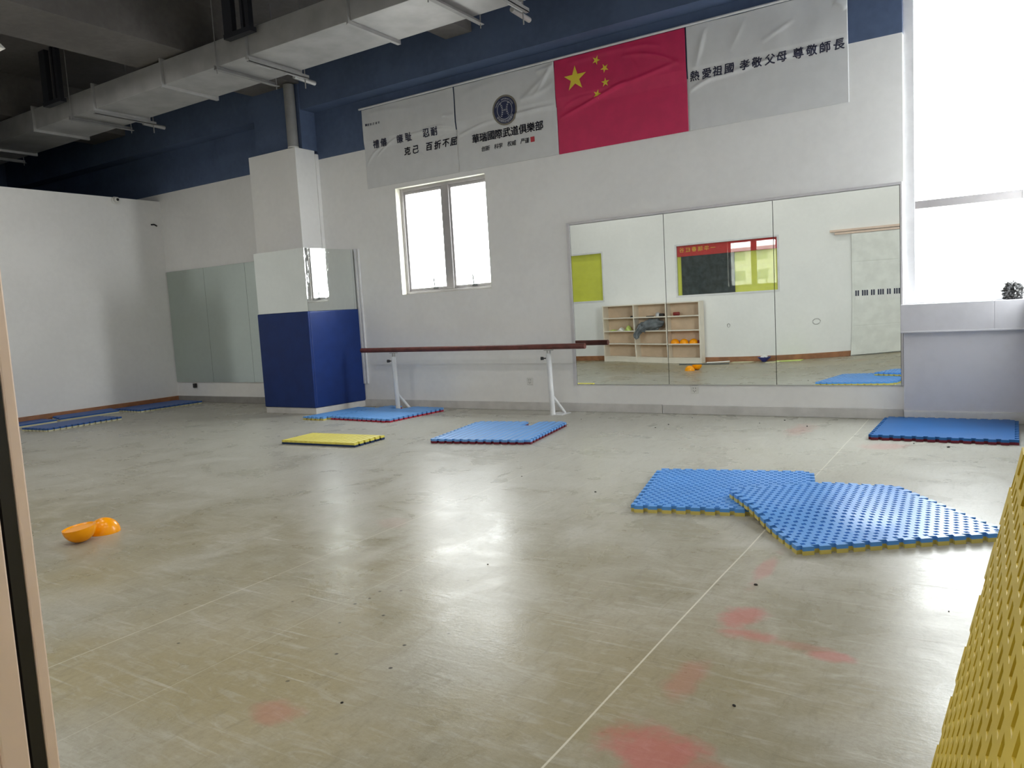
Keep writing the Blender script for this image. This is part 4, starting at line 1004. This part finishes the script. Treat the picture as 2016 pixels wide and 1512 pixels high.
# mats under the barre beside the pillar
foam_mat((-6.36, 7.08, 0), math.radians(-4), 24, 24, 0.04, F_blue_r, F_red, 'NSEW', 'blue puzzle mat with red underside beneath the left barre post', skip=lambda x, y: y > 0.30 and -0.27 < x < -0.02)
foam_mat((-7.08, 6.98, 0), math.radians(-4), 8, 22, 0.04, F_blue_r, F_yel, 'SE', 'narrow blue mat with yellow underside tight against the pillar')
foam_mat((-0.355, 7.145, 0), math.radians(-1), 24, 24, 0.04, F_blue_p, F_maroon, 'NSEW', 'blue puzzle mat with dark red underside in front of the parapet')
# mats by the left partition
cen, an = quad_mat((-10.26, 4.96), (-10.34, 6.04), (-10.93, 6.17), 24, 12, 0.04)
foam_mat((cen.x, cen.y, 0), an, 25, 13, 0.04, F_blue_d, F_cream, 'SEW', 'dark blue mat with cream underside lying free of the left partition')
cen, an = quad_mat((-11.02, 4.72), (-11.05, 5.70), (-11.5, 5.65), 24, 12, 0.04)
foam_mat((cen.x - 0.10, cen.y - 0.10, 0), an, 22, 10, 0.04, F_blue_d, F_cream, 'W', 'dark blue mat beside the left partition nearest the door frame')
foam_mat((-11.20, 7.12, 0), math.radians(88), 26, 18, 0.04, F_blue_d, F_cream, 'SW', 'dark blue mat with cream underside in the far left corner')
foam_mat((-11.43, 6.10, 0.008), math.radians(88), 21, 6, 0.04, F_blue_d, F_cream, 'W', 'dark mat propped against the brown skirting of the left partition', M=Matrix.Rotation(math.radians(88), 3, 'Z') @ Matrix.Rotation(math.radians(6), 3, 'X'))
# mustard mats leaning on the right wall beside the camera
lean = math.atan2(0.218, 0.98)
def lean_mat(off, label, dy=0.0):
    # local x along +Y of the room, local y up the slope, local z out of the face towards the hall
    ex = Vector((0, -1, 0)); ey = Vector((math.sin(lean), 0, math.cos(lean))); ez = ex.cross(ey)
    M = Matrix((ex, ey, ez)).transposed()
    foot = Vector((-0.19 + off, 0.70 + dy, 0.0)); cen = foot + ey * 0.50
    w = foam_mat(tuple(cen - ez * 0.04), 0, 24, 24, 0.04, F_yel_w, F_yel_w, 'NSEW', label, 'mustard mats leaning in a stack on the right wall', M=M, weave=(0.020, 0.036, 0.003) if off == 0 else None)
    return w
lean_mat(0.0, 'mustard yellow puzzle mat leaning at the right edge, front of its stack')
for i in range(1, 4): lean_mat(0.043 * i, 'mustard yellow puzzle mat leaning at the right edge, %s' % ('second in its stack', 'third in its stack', 'rearmost of its stack against the wall')[i - 1], 0.01 * (-1) ** i)

# ------------------------------------------------------------------ orange half balls on the floor, bag, crumbs
half_ball('half_ball', (-4.588, 2.474, 0.0), None, 'orange half ball lying dome up on the floor', 'orange half balls on the floor')
T = Matrix.Rotation(math.radians(7), 4, Vector((0.89, -0.45, 0))) @ Matrix.Rotation(PI, 4, 'X')
half_ball('half_ball', (-4.515, 2.29, 0.0905), None, 'orange half ball lying flat side up, leaning on the other half', 'orange half balls on the floor', tilt=T)
b = MB()
def bagf(u, v):
    th = u * 2 * PI; ph = v * PI
    d = Vector((math.cos(th) * math.sin(ph), math.sin(th) * math.sin(ph), math.cos(ph)))
    k = 1 + 0.45 * abs(noise.noise(d * 3.1)) + 0.35 * abs(noise.noise(d * 7.3)) - 0.25
    return (0.115 + d.x * 0.085 * k, 7.73 + d.y * 0.075 * k, max(1.0545, 1.115 + d.z * 0.085 * k))
b.grid(48, 32, bagf)
tag(b.build('plastic_bag', M_bag, smooth=25), 'crumpled black plastic bag on the sill at the right edge', 'bag')
base = None
for x_, y_ in ((-0.847, 3.126), (-0.146, 3.136), (-2.906, 4.605), (-2.191, 4.354), (-1.715, 7.505), (-2.715, 7.053), (-2.63, 7.504), (-0.652, 2.136), (-0.536, 6.55), (-0.30, 6.45), (-2.773, 6.853), (-3.6, 7.35), (-3.75, 7.2), (-1.9, 7.3), (-1.45, 7.2), (-1.74, 1.62), (-2.05, 2.9)):
    if base is None:
        b = MB(); b.lathe([(0.0005, 0), (0.005, 0.0), (0.006, 0.003), (0.004, 0.006), (0.0005, 0.007)], 7, Matrix.Translation((x_, y_, 0)) @ Matrix.Scale(1.5, 4, (1, 0, 0)))
        base = tag(b.build('crumb', M_crumb), 'tiny dark crumb of debris on the bare floor', 'debris', 'dark crumbs scattered on the floor')
    else:
        c_ = base.copy(); c_.location = (x_, y_, 0); c_.rotation_euler = (0, 0, random.uniform(0, 6)); s_ = random.uniform(0.6, 1.4) * (0.6 if y_ < 3.5 else 1.0); c_.scale = (s_, s_, s_); COL.objects.link(c_)
